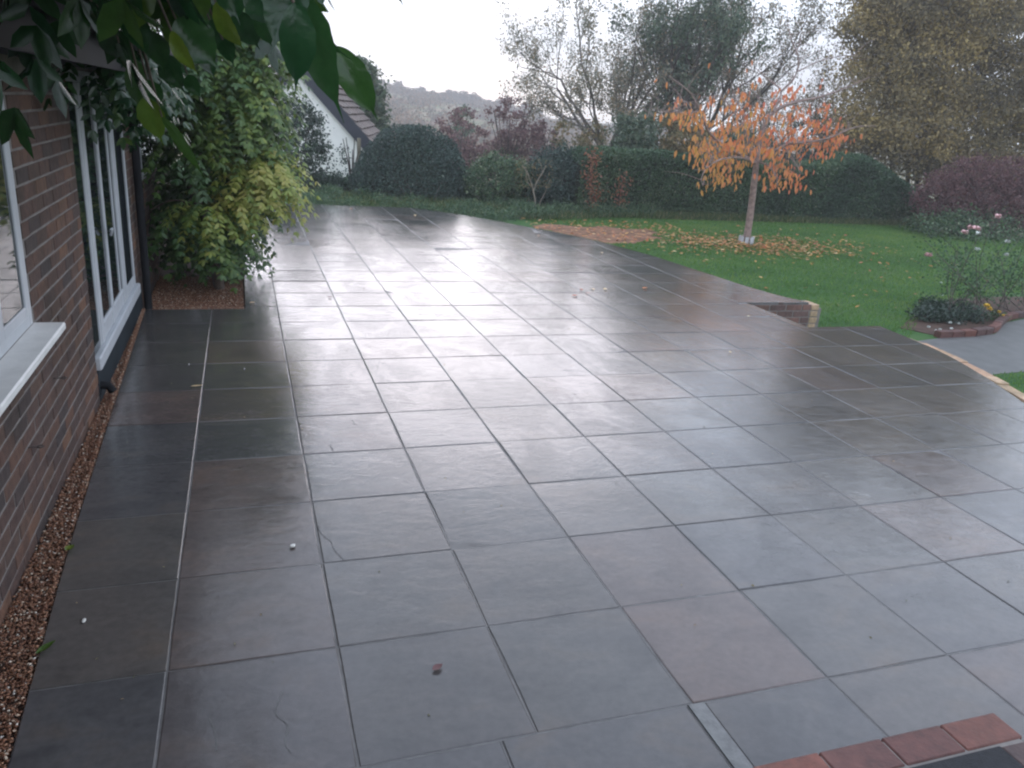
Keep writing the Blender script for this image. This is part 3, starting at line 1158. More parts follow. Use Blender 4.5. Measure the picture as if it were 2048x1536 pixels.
for sgn in (1, -1):
    def rp(s_, b, t_):
        # s_ along the slope from the ridge, b back, t_ out of the slope
        return cp_(sgn * (sl[0] * s_ + -sl[1] * t_), b, sl[1] * s_ + sl[0] * t_)
    bgv = [rp(-.02, -.12, -.12), rp(slen, -.12, -.12), rp(slen, -.12, .2), rp(-.1, -.12, .2)]
    bgv2 = [p + bk * .06 for p in bgv]
    part('bargeboard', bgv + bgv2, [(0, 1, 2, 3), (4, 7, 6, 5), (0, 4, 5, 1), (2, 6, 7, 3), (1, 5, 6, 2), (0, 3, 7, 4)], M['barge'], cot)
    rf = part('roof', [rp(0, -.06, .1), rp(slen, -.06, .1), rp(slen, LEN, .1), rp(0, LEN, .1), rp(0, -.06, .17), rp(slen, -.06, .17), rp(slen, LEN, .17), rp(0, LEN, .17)],
              [(0, 1, 2, 3), (4, 7, 6, 5), (0, 4, 5, 1), (1, 5, 6, 2), (2, 6, 7, 3), (3, 7, 4, 0)], M['rooftile'], cot)
    nrow = 13
    for k in range(nrow):
        s0, s1 = slen * k / nrow - .03, slen * (k + 1) / nrow
        nn = 14
        Vt, Ft = [], []
        for q in range(nn):
            b0, b1 = -.05 + (LEN + .05) * q / nn + .01, -.05 + (LEN + .05) * (q + 1) / nn - .01
            o_ = len(Vt)
            j_ = R.uniform(-.012, .012)
            Vt += [rp(s0, b0, .175), rp(s1 + j_, b0, .235), rp(s1 + j_, b1, .235), rp(s0, b1, .175), rp(s1 + j_, b0, .172), rp(s1 + j_, b1, .172)]
            Ft += [(o_, o_ + 3, o_ + 2, o_ + 1), (o_ + 1, o_ + 2, o_ + 5, o_ + 4), (o_, o_ + 1, o_ + 4), (o_ + 3, o_ + 5, o_ + 2)]
        part('tile_course', Vt, Ft, M['rooftile'], rf, rnd=np.repeat(R.uniform(0, 1, nn), 4))
# ivy-like tree behind its roof
tp = wy(735, 240, 27)


def tree(name, label, base, height, rad, lean=(0, 0, 1), trunk_r=.15, maxl=3, leafm=None, nleaf=6000, size=(.08, .14), up=.08, spread=.7, kids=(3, 5),
         barkm=None, per_tip=None, group=None, scat=.22, first=.35, shrink=.64, aspect=.5, rnd=None):
    t_ = thing(name, label, 'tree', base, group)
    out, tips = [], []
    base = np.array(base, float)
    trunk = [base + np.array(lean) * height * first * q + R.normal(size=3) * .03 * q for q in np.linspace(0, 1, 5)]
    out.append((np.array(trunk), np.linspace(trunk_r, trunk_r * .7, 5)))
    for q in range(kids[1] + 2):
        d_ = norm(np.array([math.cos(q * 2.4 + base[0]), math.sin(q * 2.4 + base[0]), R.uniform(.5, 1.6)]) * np.array([rad / height * 2.2, rad / height * 2.2, 1]))
        grow(trunk[-1 - (q % 2)], d_, height * (1 - first) * .55, trunk_r * .55, 1, maxl, out, tips, up, spread, 5, kids, .15, shrink)
    tubes('trunk', out[:1], barkm or M['dark_bark'], t_, 9)
    tubes('branches', out[1:], barkm or M['dark_bark'], t_, 4)
    P_ = np.array([q for q, e in tips])
    idx = R.integers(0, len(P_), nleaf)
    foliage('crown', P_[idx] + R.normal(0, scat, (nleaf, 3)), leafm, size, aspect, (0, 0, -.7), t_, rnd)
    return t_


iv = thing('ivy_tree', 'dark ivy clad tree rising behind the cottage roof', 'tree', (wy(735, 300, 29)[0], 29, -2.6))
for_iv = np.concatenate([blob(2600, wy(u_, v_, 29), (rr_, .6, rz_), .8, .25, 4, 40 + q, clump=.16) for q, (u_, v_, rr_, rz_) in enumerate(((728, 165, .5, .7), (742, 205, .5, .9), (748, 260, .5, .8), (722, 240, .6, 1.2), (715, 145, .3, .4)))])
foliage('crown', for_iv, G['ivy'], (.1, .18), .6, (0, 0, -.2), iv)
tubes('trunk', [(smoothline([(wy(735, 300, 29)[0], 29, -2.6), wy(736, 240, 29), wy(730, 150, 29)], 5), np.linspace(.14, .04, 11))], M['dark_bark'], iv, 8)

# ------------------------------------------------------------------ shrubs and hedges
ds = thing('dome_shrub', 'large clipped dome of dark evergreen at the end of the patio', 'shrub', (3.72, 17.9, -.2))
c = wy(825, 395, 17.9)
foliage('crown', blob(60000, (c[0], 18.0, -.35), (1.62, 1.3, 1.93), .24, .07, 3.0, 3, low=-.2), G['dome'], (.045, .08), .55, (0, 0, .2), ds)
part_core = blob(10, (0, 0, 0), (1, 1, 1))
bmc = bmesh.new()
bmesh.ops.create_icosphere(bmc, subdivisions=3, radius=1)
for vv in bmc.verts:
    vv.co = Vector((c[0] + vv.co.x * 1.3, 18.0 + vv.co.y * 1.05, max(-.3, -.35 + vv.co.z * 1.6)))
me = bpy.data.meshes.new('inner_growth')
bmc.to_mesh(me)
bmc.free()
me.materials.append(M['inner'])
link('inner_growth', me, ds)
tubes('stems', [(smoothline([(c[0] + a, 16.75, -.2), (c[0] + a * 1.3, 16.9, .1), (c[0] + a * 2, 17.1, .4)], 3), [.02, .018, .016, .014, .012, .01, .008]) for a in (-.35, -.2, .1, .3)], M['dark_bark'], ds)


def shrub(name, label, cx, Y, zb, rx, ry, h, leafm, n, size, shell=.45, amp=.25, seed=1, stems=5, barkm=None, group=None, freq=3.2, aspect=.55, clump=.1):
    t_ = thing(name, label, 'shrub', (cx, Y, zb), group)
    foliage('crown', blob(n, (cx, Y, zb + h * .48), (rx, ry, h * .54), shell, amp, freq, seed, low=zb - .02, clump=clump), leafm, size, aspect, (0, 0, .1), t_)
    br = []
    for q in range(stems):
        a = q * 2.4 + seed
        e = np.array([cx + math.cos(a) * rx * .6, Y + math.sin(a) * ry * .6, zb + h * R.uniform(.6, .9)])
        br.append((smoothline([(cx + .1 * math.cos(a), Y + .1 * math.sin(a), zb - .05), (cx + .3 * (e[0] - cx), Y + .3 * (e[1] - Y), zb + h * .4), e], 4), np.linspace(.035, .01, 9)))
    tubes('stems', br, barkm or M['dark_bark'], t_)
    return t_


def px_shrub(name, label, u0, u1, vt, Y, zb, ry, leafm, n, size, **kw):
    a, b = wy(u0, vt + 40, Y), wy(u1, vt + 40, Y)
    top = wy((u0 + u1) / 2, vt, Y)
    return shrub(name, label, (a[0] + b[0]) / 2, Y, zb, abs(b[0] - a[0]) / 2, ry, top[2] - zb, leafm, n, size, **kw)


px_shrub('holly_shrub', 'tall dark holly bush against the white cottage wall', 520, 655, 195, 18.6, -.4, .8, G['holly'], 13000, (.05, .09), shell=.4, amp=.14, seed=5)
px_shrub('holly_shrub', 'low dark holly spreading under the white wall', 560, 712, 345, 18.0, -.35, .7, G['holly'], 6000, (.05, .09), shell=.5, amp=.25, seed=8)
px_shrub('leafy_sapling', 'thin leafy sapling in front of the white cottage wall', 672, 738, 262, 18.9, -.4, .5, G['holly'], 300, (.05, .09), shell=.9, amp=.4, seed=9, stems=7)
px_shrub('laurel_shrub', 'rounded green shrub right of the big dark dome', 935, 1055, 312, 17.2, -.25, .8, G['hedge'], 13000, (.05, .085), shell=.4, amp=.18, seed=12)
px_shrub('laurel_shrub', 'dark rounded bush beside the pale bare stems', 1062, 1178, 293, 16.8, -.25, .7, G['dome'], 14000, (.05, .08), shell=.4, amp=.12, seed=13)
px_shrub('laurel_shrub', 'loose olive bush behind the pale bare stems', 1010, 1100, 330, 17.6, -.25, .6, G['brown'], 5000, (.05, .08), shell=.6, amp=.25, seed=14)
# pale bare stems
ps = thing('bare_shrub', 'pale bare forked stems in front of the hedge', 'shrub', wy(1073, 425, 15.9))
Y = 15.9
stem_px = [([(1072, 428), (1070, 400), (1067, 383), (1062, 365), (1052, 338)], .032), ([(1066, 385), (1073, 365), (1085, 345), (1092, 330)], .022), ([(1062, 372), (1054, 362), (1052, 345), (1045, 330)], .018),
           ([(1078, 428), (1080, 405), (1090, 385), (1100, 360)], .016), ([(1068, 425), (1062, 408), (1055, 395)], .014), ([(1050, 338), (1042, 322)], .01), ([(1085, 345), (1080, 325), (1072, 310)], .01)]
tubes('stems', [(smoothline([wy(a, b, Y + .05 * q) for a, b in px], 4), np.linspace(r_ * .6, r_ * .3, (len(px) - 1) * 4 + 1 if len(px) > 2 else 5)) for q, (px, r_) in enumerate(stem_px)], M['pale_bark'], ps)
foliage('leaves', np.array([wy(R.uniform(1030, 1105), R.uniform(318, 375), Y + R.normal() * .2) for q in range(260)]), G['brown'], (.03, .06), .6, (0, 0, -.2), ps)
# timber post by the cottage
tpz = wy(718, 335, 19.4)
post = thing('timber_post', 'weathered timber post with a short rail by the white wall', 'post', (tpz[0], 19.4, -.4))
pz = wy(718, 276, 19.4)
bbox('upright', (pz[0] - .045, pz[0] + .045, 19.35, 19.45, -.4, pz[2]), M['timber'], post)
rz = wy(728, 307, 19.38)
bbox('rail', (pz[0] + .045, rz[0] + .28, 19.37, 19.43, rz[2] - .03, rz[2] + .03), M['timber'], post)


def hedge(name, label, outline, Y, depth, leafm, dens, size):
    """outline: list of (x, top z); clipped hedge with a flat front at Y"""
    ox = np.array([p[0] for p in outline])
    oz = np.array([p[1] for p in outline])
    t_ = thing(name, label, 'hedge', ((ox[0] + ox[-1]) / 2, Y + depth / 2, -.25))
    def surf(n_, front):
        x_ = R.uniform(ox[0], ox[-1], n_)
        top = np.interp(x_, ox, oz)
        if front:
            z_ = -.28 + (top + .28) * R.uniform(0, 1, n_)
            y_ = Y + .12 * R.uniform(0, 1, n_) ** 1.5
        else:
            z_ = top - .12 * R.uniform(0, 1, n_) ** 1.5
            y_ = Y + depth * R.uniform(0, 1, n_)
        Pp = np.stack([x_, y_, z_], 1)
        b_ = (lump(Pp, 6, 2.2, 4) * .12 + lump(Pp, 6, 6, 6) * .06) * (1 if front else .45)
        edge_ = np.clip((z_ - (top - .25)) / .25, 0, 1)
        if front:
            Pp[:, 1] += b_ + .16 * edge_ ** 2
        else:
            Pp[:, 2] += b_ - .14 * np.clip((Y + .25 - y_) / .25, 0, 1) ** 2
        return Pp
    area = (ox[-1] - ox[0]) * 1.6
    nf = int(area * dens)
    Pp = np.concatenate([surf(nf, True), surf(int(nf * .5), False)])
    foliage('foliage', Pp, leafm, size, .55, (0, -.35, .15), t_, rnd=.42 + .5 * lump(Pp, 6, 1.9, 21) + R.normal(0, .2, len(Pp)) + .6 * (R.uniform(0, 1, len(Pp)) > .985))
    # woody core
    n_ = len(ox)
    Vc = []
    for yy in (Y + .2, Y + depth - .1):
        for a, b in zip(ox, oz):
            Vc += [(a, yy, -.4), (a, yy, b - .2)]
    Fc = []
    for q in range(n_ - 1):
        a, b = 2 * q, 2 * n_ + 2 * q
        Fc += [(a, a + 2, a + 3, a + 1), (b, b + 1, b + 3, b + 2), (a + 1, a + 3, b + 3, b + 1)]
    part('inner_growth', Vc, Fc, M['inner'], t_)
    return t_


def hz(px, Y):
    return [(wy(u_, v_, Y)[0], wy(u_, v_, Y)[2]) for u_, v_ in px]


hedge('hedge', 'long clipped green hedge behind the cherry tree', hz([(1162, 312), (1180, 298), (1300, 302), (1450, 315), (1600, 330)], 15.9), 15.9, 1.1, G['hedge'], 2300, (.045, .08))
hedge('hedge', 'taller rounded hedge section right of the cherry tree', hz([(1596, 332), (1660, 330), (1705, 318), (1740, 311), (1770, 328), (1800, 352), (1850, 385), (1900, 420), (1960, 440)], 15.75), 15.75, 1.3, G['hedge'], 2300, (.045, .085))
# copper beech leaves grown through the hedge
for q, (lab, pxs, nn) in enumerate((('coppery beech sapling growing up the hedge, the taller one', [(1185, 440), (1190, 400), (1180, 350), (1186, 305)], 420), ('short coppery beech sapling low in the hedge', [(1240, 442), (1238, 400), (1246, 355)], 230))):
    b_ = thing('beech_sapling', lab, 'sapling', wy(*pxs[0], 15.75))
    ln_ = smoothline([wy(a, b, 15.74) for a, b in pxs], 6)
    tubes('stem', [(ln_, np.linspace(.02, .008, len(ln_)))], M['dark_bark'], b_)
    idx = R.integers(0, len(ln_), nn)
    foliage('leaves', ln_[idx] + R.normal(0, 1, (nn, 3)) * np.array([.12, .05, .08]) + np.array([0, -.06, 0]), G['beech'], (.05, .085), .65, (0, -.3, -.5), b_)

gcp = []
for q in range(150):
    gx_ = R.uniform(.9, 9.5)
    gy_ = np.interp(gx_, [.9, 3.2, 4.5, 6, 7.5, 9.5], [14.7, 14.8, 13.6, 14.6, 15.2, 15.5]) + R.uniform(0, 1) ** 1.3 * np.interp(gx_, [.9, 4, 6, 9.5], [2.6, 2.6, 1.5, .5])
    sg = R.uniform(.08, .24)
    gcp.append(blob(int(90 + 500 * sg), (gx_, gy_, float(lawn_z(0, gy_)) + sg * .5), (sg * 1.3, sg * 1.2, sg * .9), .8, .3, 4, q, low=float(lawn_z(0, gy_))))
gcp = np.concatenate(gcp)
o = foliage('ground_cover', gcp, G['hedge'], (.03, .075), .4, (0, 0, .7), None, rnd=R.uniform(0, .9, len(gcp)))
setp(o, 'ragged low weeds and ground cover at the far patio edge', 'ground cover', None, 'stuff')

# thicket of reddish shrubs beyond the hedge
th_px = [('reddish bare thicket bush left of the far field', 850, 985, 225, 27, G['thicket'], 4500), ('tall purple grey thicket bush beyond the hedge', 960, 1080, 190, 29, G['thicket'], 3800),
         ('twiggy purple bush left of the tall sparse tree', 1040, 1130, 222, 28, G['thicket'], 3200), ('yellowing bush beyond the hedge below the sparse tree', 1100, 1235, 245, 25, G['brown'], 5500),
         ('dark green bush in the field beyond the dome shrub', 895, 950, 205, 44, G['ivy'], 3500)]
for q, (lab, a, b, vt, Y, lm, nn) in enumerate(th_px):
    px_shrub('thicket_shrub', lab, a, b, vt, Y, -1.6, 1.2, lm, int(nn * 1.9), (.08, .15), shell=.95, amp=.3, seed=30 + q, stems=14, freq=4)
# tall trees beyond the hedge
P0 = wy(1215, 300, 26)
tree('ash_tree', 'tall sparse tree with thin grey green leaves left of the cherry', (P0[0], 26, -1.2), 8.8, 2.6, (-.02, 0, 1), .14, 4, G['ash'], 20000, (.07, .13), .1, .7, (3, 5), scat=.13, first=.22, shrink=.6)
P0 = wy(1345, 300, 24.5)
tree('ivy_tree', 'ivy covered tree standing directly behind the cherry crown', (P0[0], 24.5, -1), 8.6, 1.9, (0, 0, 1), .18, 4, G['ivy'], 15000, (.08, .15), .16, .6, (3, 4), scat=.14, shrink=.6)
P0 = wy(1400, 300, 26.5)
tree('ash_tree', 'tall brownish tree with open twigs above the cherry', (P0[0], 26.5, -1), 9.2, 2.6, (.02, 0, 1), .16, 4, G['ash'], 21000, (.07, .13), .12, .68, (3, 5), scat=.13, first=.25, shrink=.6)
P0 = wy(1540, 300, 27)
tree('ash_tree', 'thin twiggy tree right of the cherry against pale sky', (P0[0], 27, -1), 6.0, 1.9, (.03, 0, 1), .1, 4, G['ash'], 5000, (.06, .11), .1, .7, (3, 4), scat=.1, first=.22, shrink=.6)
P0 = wy(1690, 330, 23)
tree('birch_tree', 'purplish sparse tree left of the big yellowing tree', (P0[0], 23, -.8), 6.4, 1.9, (0, 0, 1), .1, 4, G['brown'], 9000, (.06, .11), .1, .7, (3, 5), scat=.1, first=.2, shrink=.6)
for q, (a, b, vt, Y, lm, lab) in enumerate(((1225, 1330, 215, 20.5, G['ivy'], 'dark green bush above the hedge left of the cherry'), (1310, 1420, 235, 19.5, G['brown'], 'brown green undergrowth above the hedge behind the cherry'),
                                            (1400, 1560, 255, 20, G['ivy'], 'dark undergrowth above the hedge directly behind the cherry trunk'), (1540, 1700, 258, 20, G['dome'], 'dark undergrowth above the hedge right of the cherry'))):
    px_shrub('undergrowth_shrub', lab, a, b, vt, Y, -.9, 1.1, lm, 14000, (.08, .13), shell=.7, amp=.25, seed=50 + q, stems=9)
# big yellowing tree on the right
bt = thing('birch_tree', 'big dense yellow green tree filling the upper right corner', 'tree', (19.6, 18.2, -.6))
blobs = [((1930, 60), 19.5, (3.6, 2.4, 2.3)), ((1800, 190), 19.0, (1.9, 1.8, 1.5)), ((2040, 220), 18.5, (2.2, 1.8, 2.0)), ((1890, 290), 18.2, (2.1, 1.5, 1.25)), ((1740, 270), 18.4, (1.1, 1.1, .9)),
         ((1850, -120), 20.5, (3.2, 2.5, 2.2)), ((2100, -100), 20, (3.5, 2.6, 3.0)), ((1990, 380), 18, (1.8, 1.2, 1.0)), ((1790, 60), 20, (1.7, 1.5, 1.5)), ((2150, 330), 17.5, (2.2, 1.6, 1.7))]
allP = []
for q, ((u_, v_), Y, rr) in enumerate(blobs):
    c = wy(u_, v_, Y)
    allP.append(blob(int(17500 * rr[0] * rr[2] / 4) + 3200, c, rr, .85, .3, 4.5, 60 + q, low=-.3, clump=.26, per=110))
allP = np.concatenate(allP)
tone = .45 + .5 * lump(allP, 6, 1.6, 77) + R.normal(0, .2, len(allP))
foliage('crown', allP, G['birch'], (.075, .13), .62, (0, 0, -.6), bt, rnd=tone)
out, tips = [], []
for q in range(4):
    grow((20.4 + q * .7 - 1, 19.6, -.6), (R.normal() * .05, R.normal() * .05, 1), 4.0, .1, 1, 3, out, tips, .2, .6, 6, (4, 6))
tubes('trunk', [b_ for b_ in out if b_[1][0] > .09], M['dark_bark'], bt, 8)
tubes('branches', [b_ for b_ in out if b_[1][0] <= .09], M['dark_bark'], bt, 4)
# purple shrub right
px_shrub('purple_shrub', 'purple brown leafy shrub at the right edge below the big tree', 1845, 2160, 318, 14.6, -.35, 1.0, G['purple'], 34000, (.05, .09), shell=.6, amp=.18, seed=70, stems=12)
px_shrub('laurel_shrub', 'low dark green bush at the right end of the hedge', 1830, 2030, 425, 13.9, -.35, .8, G['hedge'], 6500, (.05, .09), shell=.85, amp=.45, seed=72, clump=.14)

# ------------------------------------------------------------------ cherry tree
CY = 12.3


def zc(a, b, dy=0.):
    return wy(1280 + a / 3.4917, 80 + b / 3.4917, CY + dy)


ct = thing('cherry_tree', 'young cherry tree with drooping orange leaves on the lawn', 'tree', zc(745, 1395))
limbs = [([(742, 1402), (752, 1340), (770, 1220), (792, 1040), (808, 900), (815, 840)], .08, .055, 0),
         ([(808, 860), (700, 800), (600, 750), (480, 640), (420, 500), (350, 370), (200, 250)], .045, .008, -.5),
         ([(815, 850), (840, 700), (870, 600), (950, 490), (1100, 430), (1250, 400), (1450, 330), (1600, 260)], .06, .008, .3),
         ([(930, 500), (985, 360), (900, 280), (800, 190)], .026, .006, .6), ([(985, 360), (1080, 260), (1105, 130), (1060, 0), (1040, -60)], .022, .005, .2),
         ([(820, 850), (1000, 740), (1100, 718), (1300, 690), (1500, 610), (1650, 600)], .04, .006, -.6), ([(805, 860), (700, 822), (560, 835), (460, 900)], .03, .006, -.9),
         ([(822, 850), (900, 880), (950, 960), (960, 1020)], .02, .005, -.5), ([(1100, 220), (1250, 150), (1400, 112), (1550, 112)], .014, .004, .1), ([(1085, 100), (1130, -10)], .012, .004, .3),
         ([(780, 830), (745, 650), (700, 480), (650, 370)], .03, .006, .5), ([(740, 640), (640, 480), (560, 400), (440, 390)], .018, .004, .8), ([(1000, 740), (1080, 850), (1120, 930)], .016, .004, -.9),
         ([(600, 750), (500, 830), (430, 960), (440, 1020)], .018, .004, -.4), ([(420, 500), (300, 510), (160, 505), (50, 540)], .012, .003, -.2), ([(870, 600), (840, 480), (830, 380)], .02, .005, .2)]
lpts, br = [], []
for pxs, ra, rb_, dz in limbs:
    k = len(pxs)
    ln_ = smoothline([zc(a, b, dz * (q / (k - 1)) * 1.6) for q, (a, b) in enumerate(pxs)], 5)
    br.append((ln_, np.linspace(ra, rb_, len(ln_))))
    lpts.append(ln_[2:])
lpts_all = np.concatenate(lpts[1:])
tubes('trunk', br[:1], M['bark'], ct, 12)
tubes('limbs', br[1:], M['bark'], ct, 7)
cl = [(280, 460), (300, 520), (260, 570), (340, 560), (390, 530), (380, 630), (420, 700), (440, 580), (500, 440), (480, 500), (500, 590), (410, 780), (380, 820), (420, 880), (500, 740), (560, 760), (560, 610), (590, 650),
      (620, 640), (640, 740), (680, 760), (600, 800), (560, 850), (500, 880), (470, 910), (540, 920), (600, 880), (640, 920), (680, 870), (620, 960), (500, 960), (560, 980), (590, 1010), (450, 1030), (640, 980), (720, 390),
      (640, 480), (690, 500), (700, 560), (740, 570), (790, 580), (840, 480), (780, 500), (830, 540), (960, 470), (940, 570), (1000, 380), (1070, 400), (1010, 560), (1060, 540), (1130, 490), (1180, 520), (1240, 580), (1290, 500),
      (1170, 590), (1210, 630), (1280, 620), (1365, 620), (1390, 500), (900, 660), (960, 660), (1030, 650), (1090, 660), (1140, 660), (740, 690), (720, 740), (790, 720), (850, 740), (880, 770), (930, 750), (990, 760), (1060, 770),
      (1140, 740), (1190, 710), (1210, 740), (1260, 730), (1310, 740), (1320, 780), (1350, 710), (1420, 700), (1380, 690), (1310, 810), (1160, 820), (1220, 830), (870, 800), (930, 820), (960, 850), (1010, 850), (920, 920), (950, 910),
      (930, 980), (1000, 930), (1040, 960), (1130, 910), (930, 1040), (1040, 1020), (1080, 1020), (1100, 980), (860, 330), (810, 290), (590, 215), (740, 215), (170, 320), (60, 560), (170, 570), (700, 390), (1330, 310), (770, 790),
      (830, 790), (750, 620), (660, 620), (470, 780), (530, 800), (620, 850), (660, 800), (890, 700), (980, 800), (1080, 700), (1100, 560), (600, 700), (700, 700), (540, 700), (450, 760)]
lone = {(860, 330), (810, 290), (590, 215), (740, 215), (170, 320), (60, 560), (1330, 310), (700, 390), (1390, 500), (170, 570)}
LP, LR, tw = [], [], []
for (a, b) in cl:
    c = zc(a, b - 30, R.uniform(-1.1, 1.1))
    n_ = 2 if (a, b) in lone else int(R.integers(9, 15))
    near = lpts_all[np.argmin(np.linalg.norm(lpts_all - c, axis=1))]
    tw.append((smoothline([near, (near + c) / 2 + np.array([0, 0, .08]), c], 3), np.linspace(.008, .003, 7)))
    LP.append(c + R.normal(0, 1, (n_, 3)) * np.array([.125, .16, .05]))
    hue = .34 + .28 * np.clip((a - 500) / 900, 0, 1) - .16 * np.clip((b - 650) / 400, 0, 1) * (a < 800) + .25 * np.clip((500 - b) / 300, 0, 1)
    LR.append(np.clip(hue + R.normal(0, .16, n_), 0, 1))
for q in range(170):                   # fine bare twigs
    p_ = lpts_all[int(R.integers(0, len(lpts_all)))]
    e_ = p_ + np.array([R.normal() * .35, R.normal() * .35, abs(R.normal()) * .3])
    tw.append((smoothline([p_, (p_ + e_) / 2 + R.normal(size=3) * .04, e_], 3), np.linspace(.007, .002, 7)))
tubes('twigs', tw, M['bark'], ct, 4)['kind'] = 'stuff'
LP, LR = np.concatenate(LP), np.concatenate(LR)
n = len(LP)
A = np.stack([R.normal(0, .28, n), R.normal(0, .28, n), -np.ones(n)], 1)
Ln = R.uniform(.09, .155, n)
V, T = leaf_hex(LP, A, R.normal(size=(n, 3)) + np.array([0, -.9, 0]), Ln, .37, .14)
o = link('leaves', fast_mesh('leaves', V, T, G['cherry'], np.repeat(LR, 2)), ct)
o['kind'] = 'stuff'
# pale collar round the foot of the trunk
tg = thing('tree_guard', 'short pale slatted collar around the cherry trunk foot', 'tree guard', zc(737, 1420))
tgc = zc(740, 1408)
for q in range(9):
    a = q / 9 * 2 * math.pi
    px_, py_ = tgc[0] + .15 * math.cos(a), tgc[1] + .15 * math.sin(a)
    me = mesh('slat', *box(-.035, .035, -.008, .008, -.02, .15), M['upvc'])
    link('slat', me, tg, (px_, py_, float(lawn_z(px_, py_))), (0, 0, a + math.pi / 2))
# fallen leaves
n = 1500
th_ = R.uniform(0, 6.28, n)
rr = 2.0 * R.uniform(0, 1, n) ** .6
x = tgc[0] + .15 + R.normal(0, 1.25, n)
y = tgc[1] - .3 + R.normal(0, .6, n)
x2 = R.uniform(6.5, 13.5, 150)
y2 = R.uniform(7, 14.5, 150)
x3 = R.uniform(5.4, 9.2, 420)
y3 = R.uniform(11.9, 14.5, 420)
x, y = np.concatenate([x, x2, x3]), np.concatenate([y, y2, y3])
k = ~inside(x, y, PATIO)
x, y = x[k], y[k]
n = len(x)
A = np.stack([R.normal(size=n), R.normal(size=n), R.normal(0, .12, n)], 1)
Ln = R.uniform(.055, .115, n)
V, T = leaf_arrays(np.stack([x, y, lawn_z(x, y) + .035 + .02 * R.uniform(0, 1, n)], 1), A, np.stack([R.normal(0, .25, n), R.normal(0, .25, n), np.ones(n)], 1), Ln, Ln * .5, .15)
o = link('fallen_leaves', fast_mesh('fallen_leaves', V, T, G['fallen'], np.repeat(R.uniform(0, 1, n), 2)))
setp(o, 'orange fallen cherry leaves scattered on the lawn', 'leaves', None, 'stuff')

# ------------------------------------------------------------------ rose bed plants
rb0 = gz(1960, 640, ZP)
rose = thing('rose_bush', 'tall rose bush with pale pink blooms beside the path', 'rose bush', (rb0[0], rb0[1] + .2, ZP))
Yr = 6.9
stems_r = []
for q in range(26):
    u0, u1, v1 = R.uniform(1890, 2060), R.uniform(1845, 2100), R.uniform(450, 540)
    p0, p1 = gz(u0, R.uniform(615, 640), ZP), wy(u1, v1, Yr + R.normal() * .35)
    stems_r.append((smoothline([p0, (p0 + p1) / 2 + R.normal(size=3) * .06, p1], 4), np.linspace(.008, .003, 9)))
tubes('stems', stems_r, M['dark_bark'], rose, 5)
sp = np.concatenate([s_[0][3:] for s_ in stems_r])
foliage('leaves', sp[R.integers(0, len(sp), 2700)] + R.normal(0, .15, (2700, 3)), G['rose'], (.03, .06), .62, (0, 0, 0), rose)


def bloom(u_, v_, Y_, r_, material, parent, name='bloom'):
    c_ = wy(u_, v_, Y_)
    n_ = 16
    a_ = R.uniform(0, 6.28, n_)
    A_ = np.stack([np.cos(a_), np.sin(a_), R.uniform(.2, 1.6, n_)], 1)
    V_, T_ = leaf_arrays(np.repeat(c_[None], n_, 0) - A_ * .1 * r_, A_, R.normal(size=(n_, 3)) * .3 + np.array([0, 0, 1]), r_ * 1.25, r_ * 1.2, -.2)
    return part(name, V_, T_, material, parent)


for (u_, v_) in ((1929, 467), (1943, 457), (1954, 459), (1995, 435), (1856, 512)):
    bloom(u_, v_, Yr - .1, .062, M['pink'], rose)
for (u_, v_) in ((1956, 468), (2015, 485), (1954, 500), (2012, 511)):
    bloom(u_, v_, Yr - .05, .045, M['white_petal'], rose)
lowp = thing('bedding_plant', 'low dark plants with small white flowers at the bed front', 'plant', gz(1880, 655, ZP))
P_ = np.concatenate([blob(900, gz(u_, v_, ZP) + np.array([0, .1, .06]), (.24, .22, .16), .8, .2, 3, 80 + q, low=ZP) for q, (u_, v_) in enumerate(((1860, 645), (1885, 632), (1905, 648), (1925, 630), (1950, 645), (1870, 625)))])
foliage('leaves', P_, G['holly'], (.03, .06), .45, (0, 0, .4), lowp)
for (u_, v_) in ((1857, 655), (1872, 662), (1880, 660), (1900, 646), (1917, 648), (1903, 658), (1886, 630), (1884, 591), (1882, 566)):
    p_ = gz(u_, v_, ZP + .06)
    bloom(u_, v_, p_[1], .025, M['white_petal'], lowp)
yel = thing('yellow_flower', 'small plant with yellow flowers by the brick edging', 'flower', gz(1985, 640, ZP))
yp = gz(1985, 640, ZP)
tubes('stems', [(np.array([yp + (q * .04, 0, 0), yp + (q * .06, -.02, .12), yp + (q * .09 - .05, -.03, .22 - .02 * abs(q))]), [.005, .004, .003]) for q in (-1, 0, 1)], M['dark_bark'], yel, 5)
for (u_, v_, r_) in ((1973, 613, .05), (1979, 619, .045), (1998, 625, .035), (2004, 632, .04)):
    bloom(u_, v_, yp[1] - .05, r_, M['yellow'], yel)
foliage('leaves', yp + R.normal(0, 1, (120, 3)) * np.array([.12, .08, .04]) + np.array([0, 0, .06]), G['rose'], (.03, .06), .5, (0, 0, .3), yel)


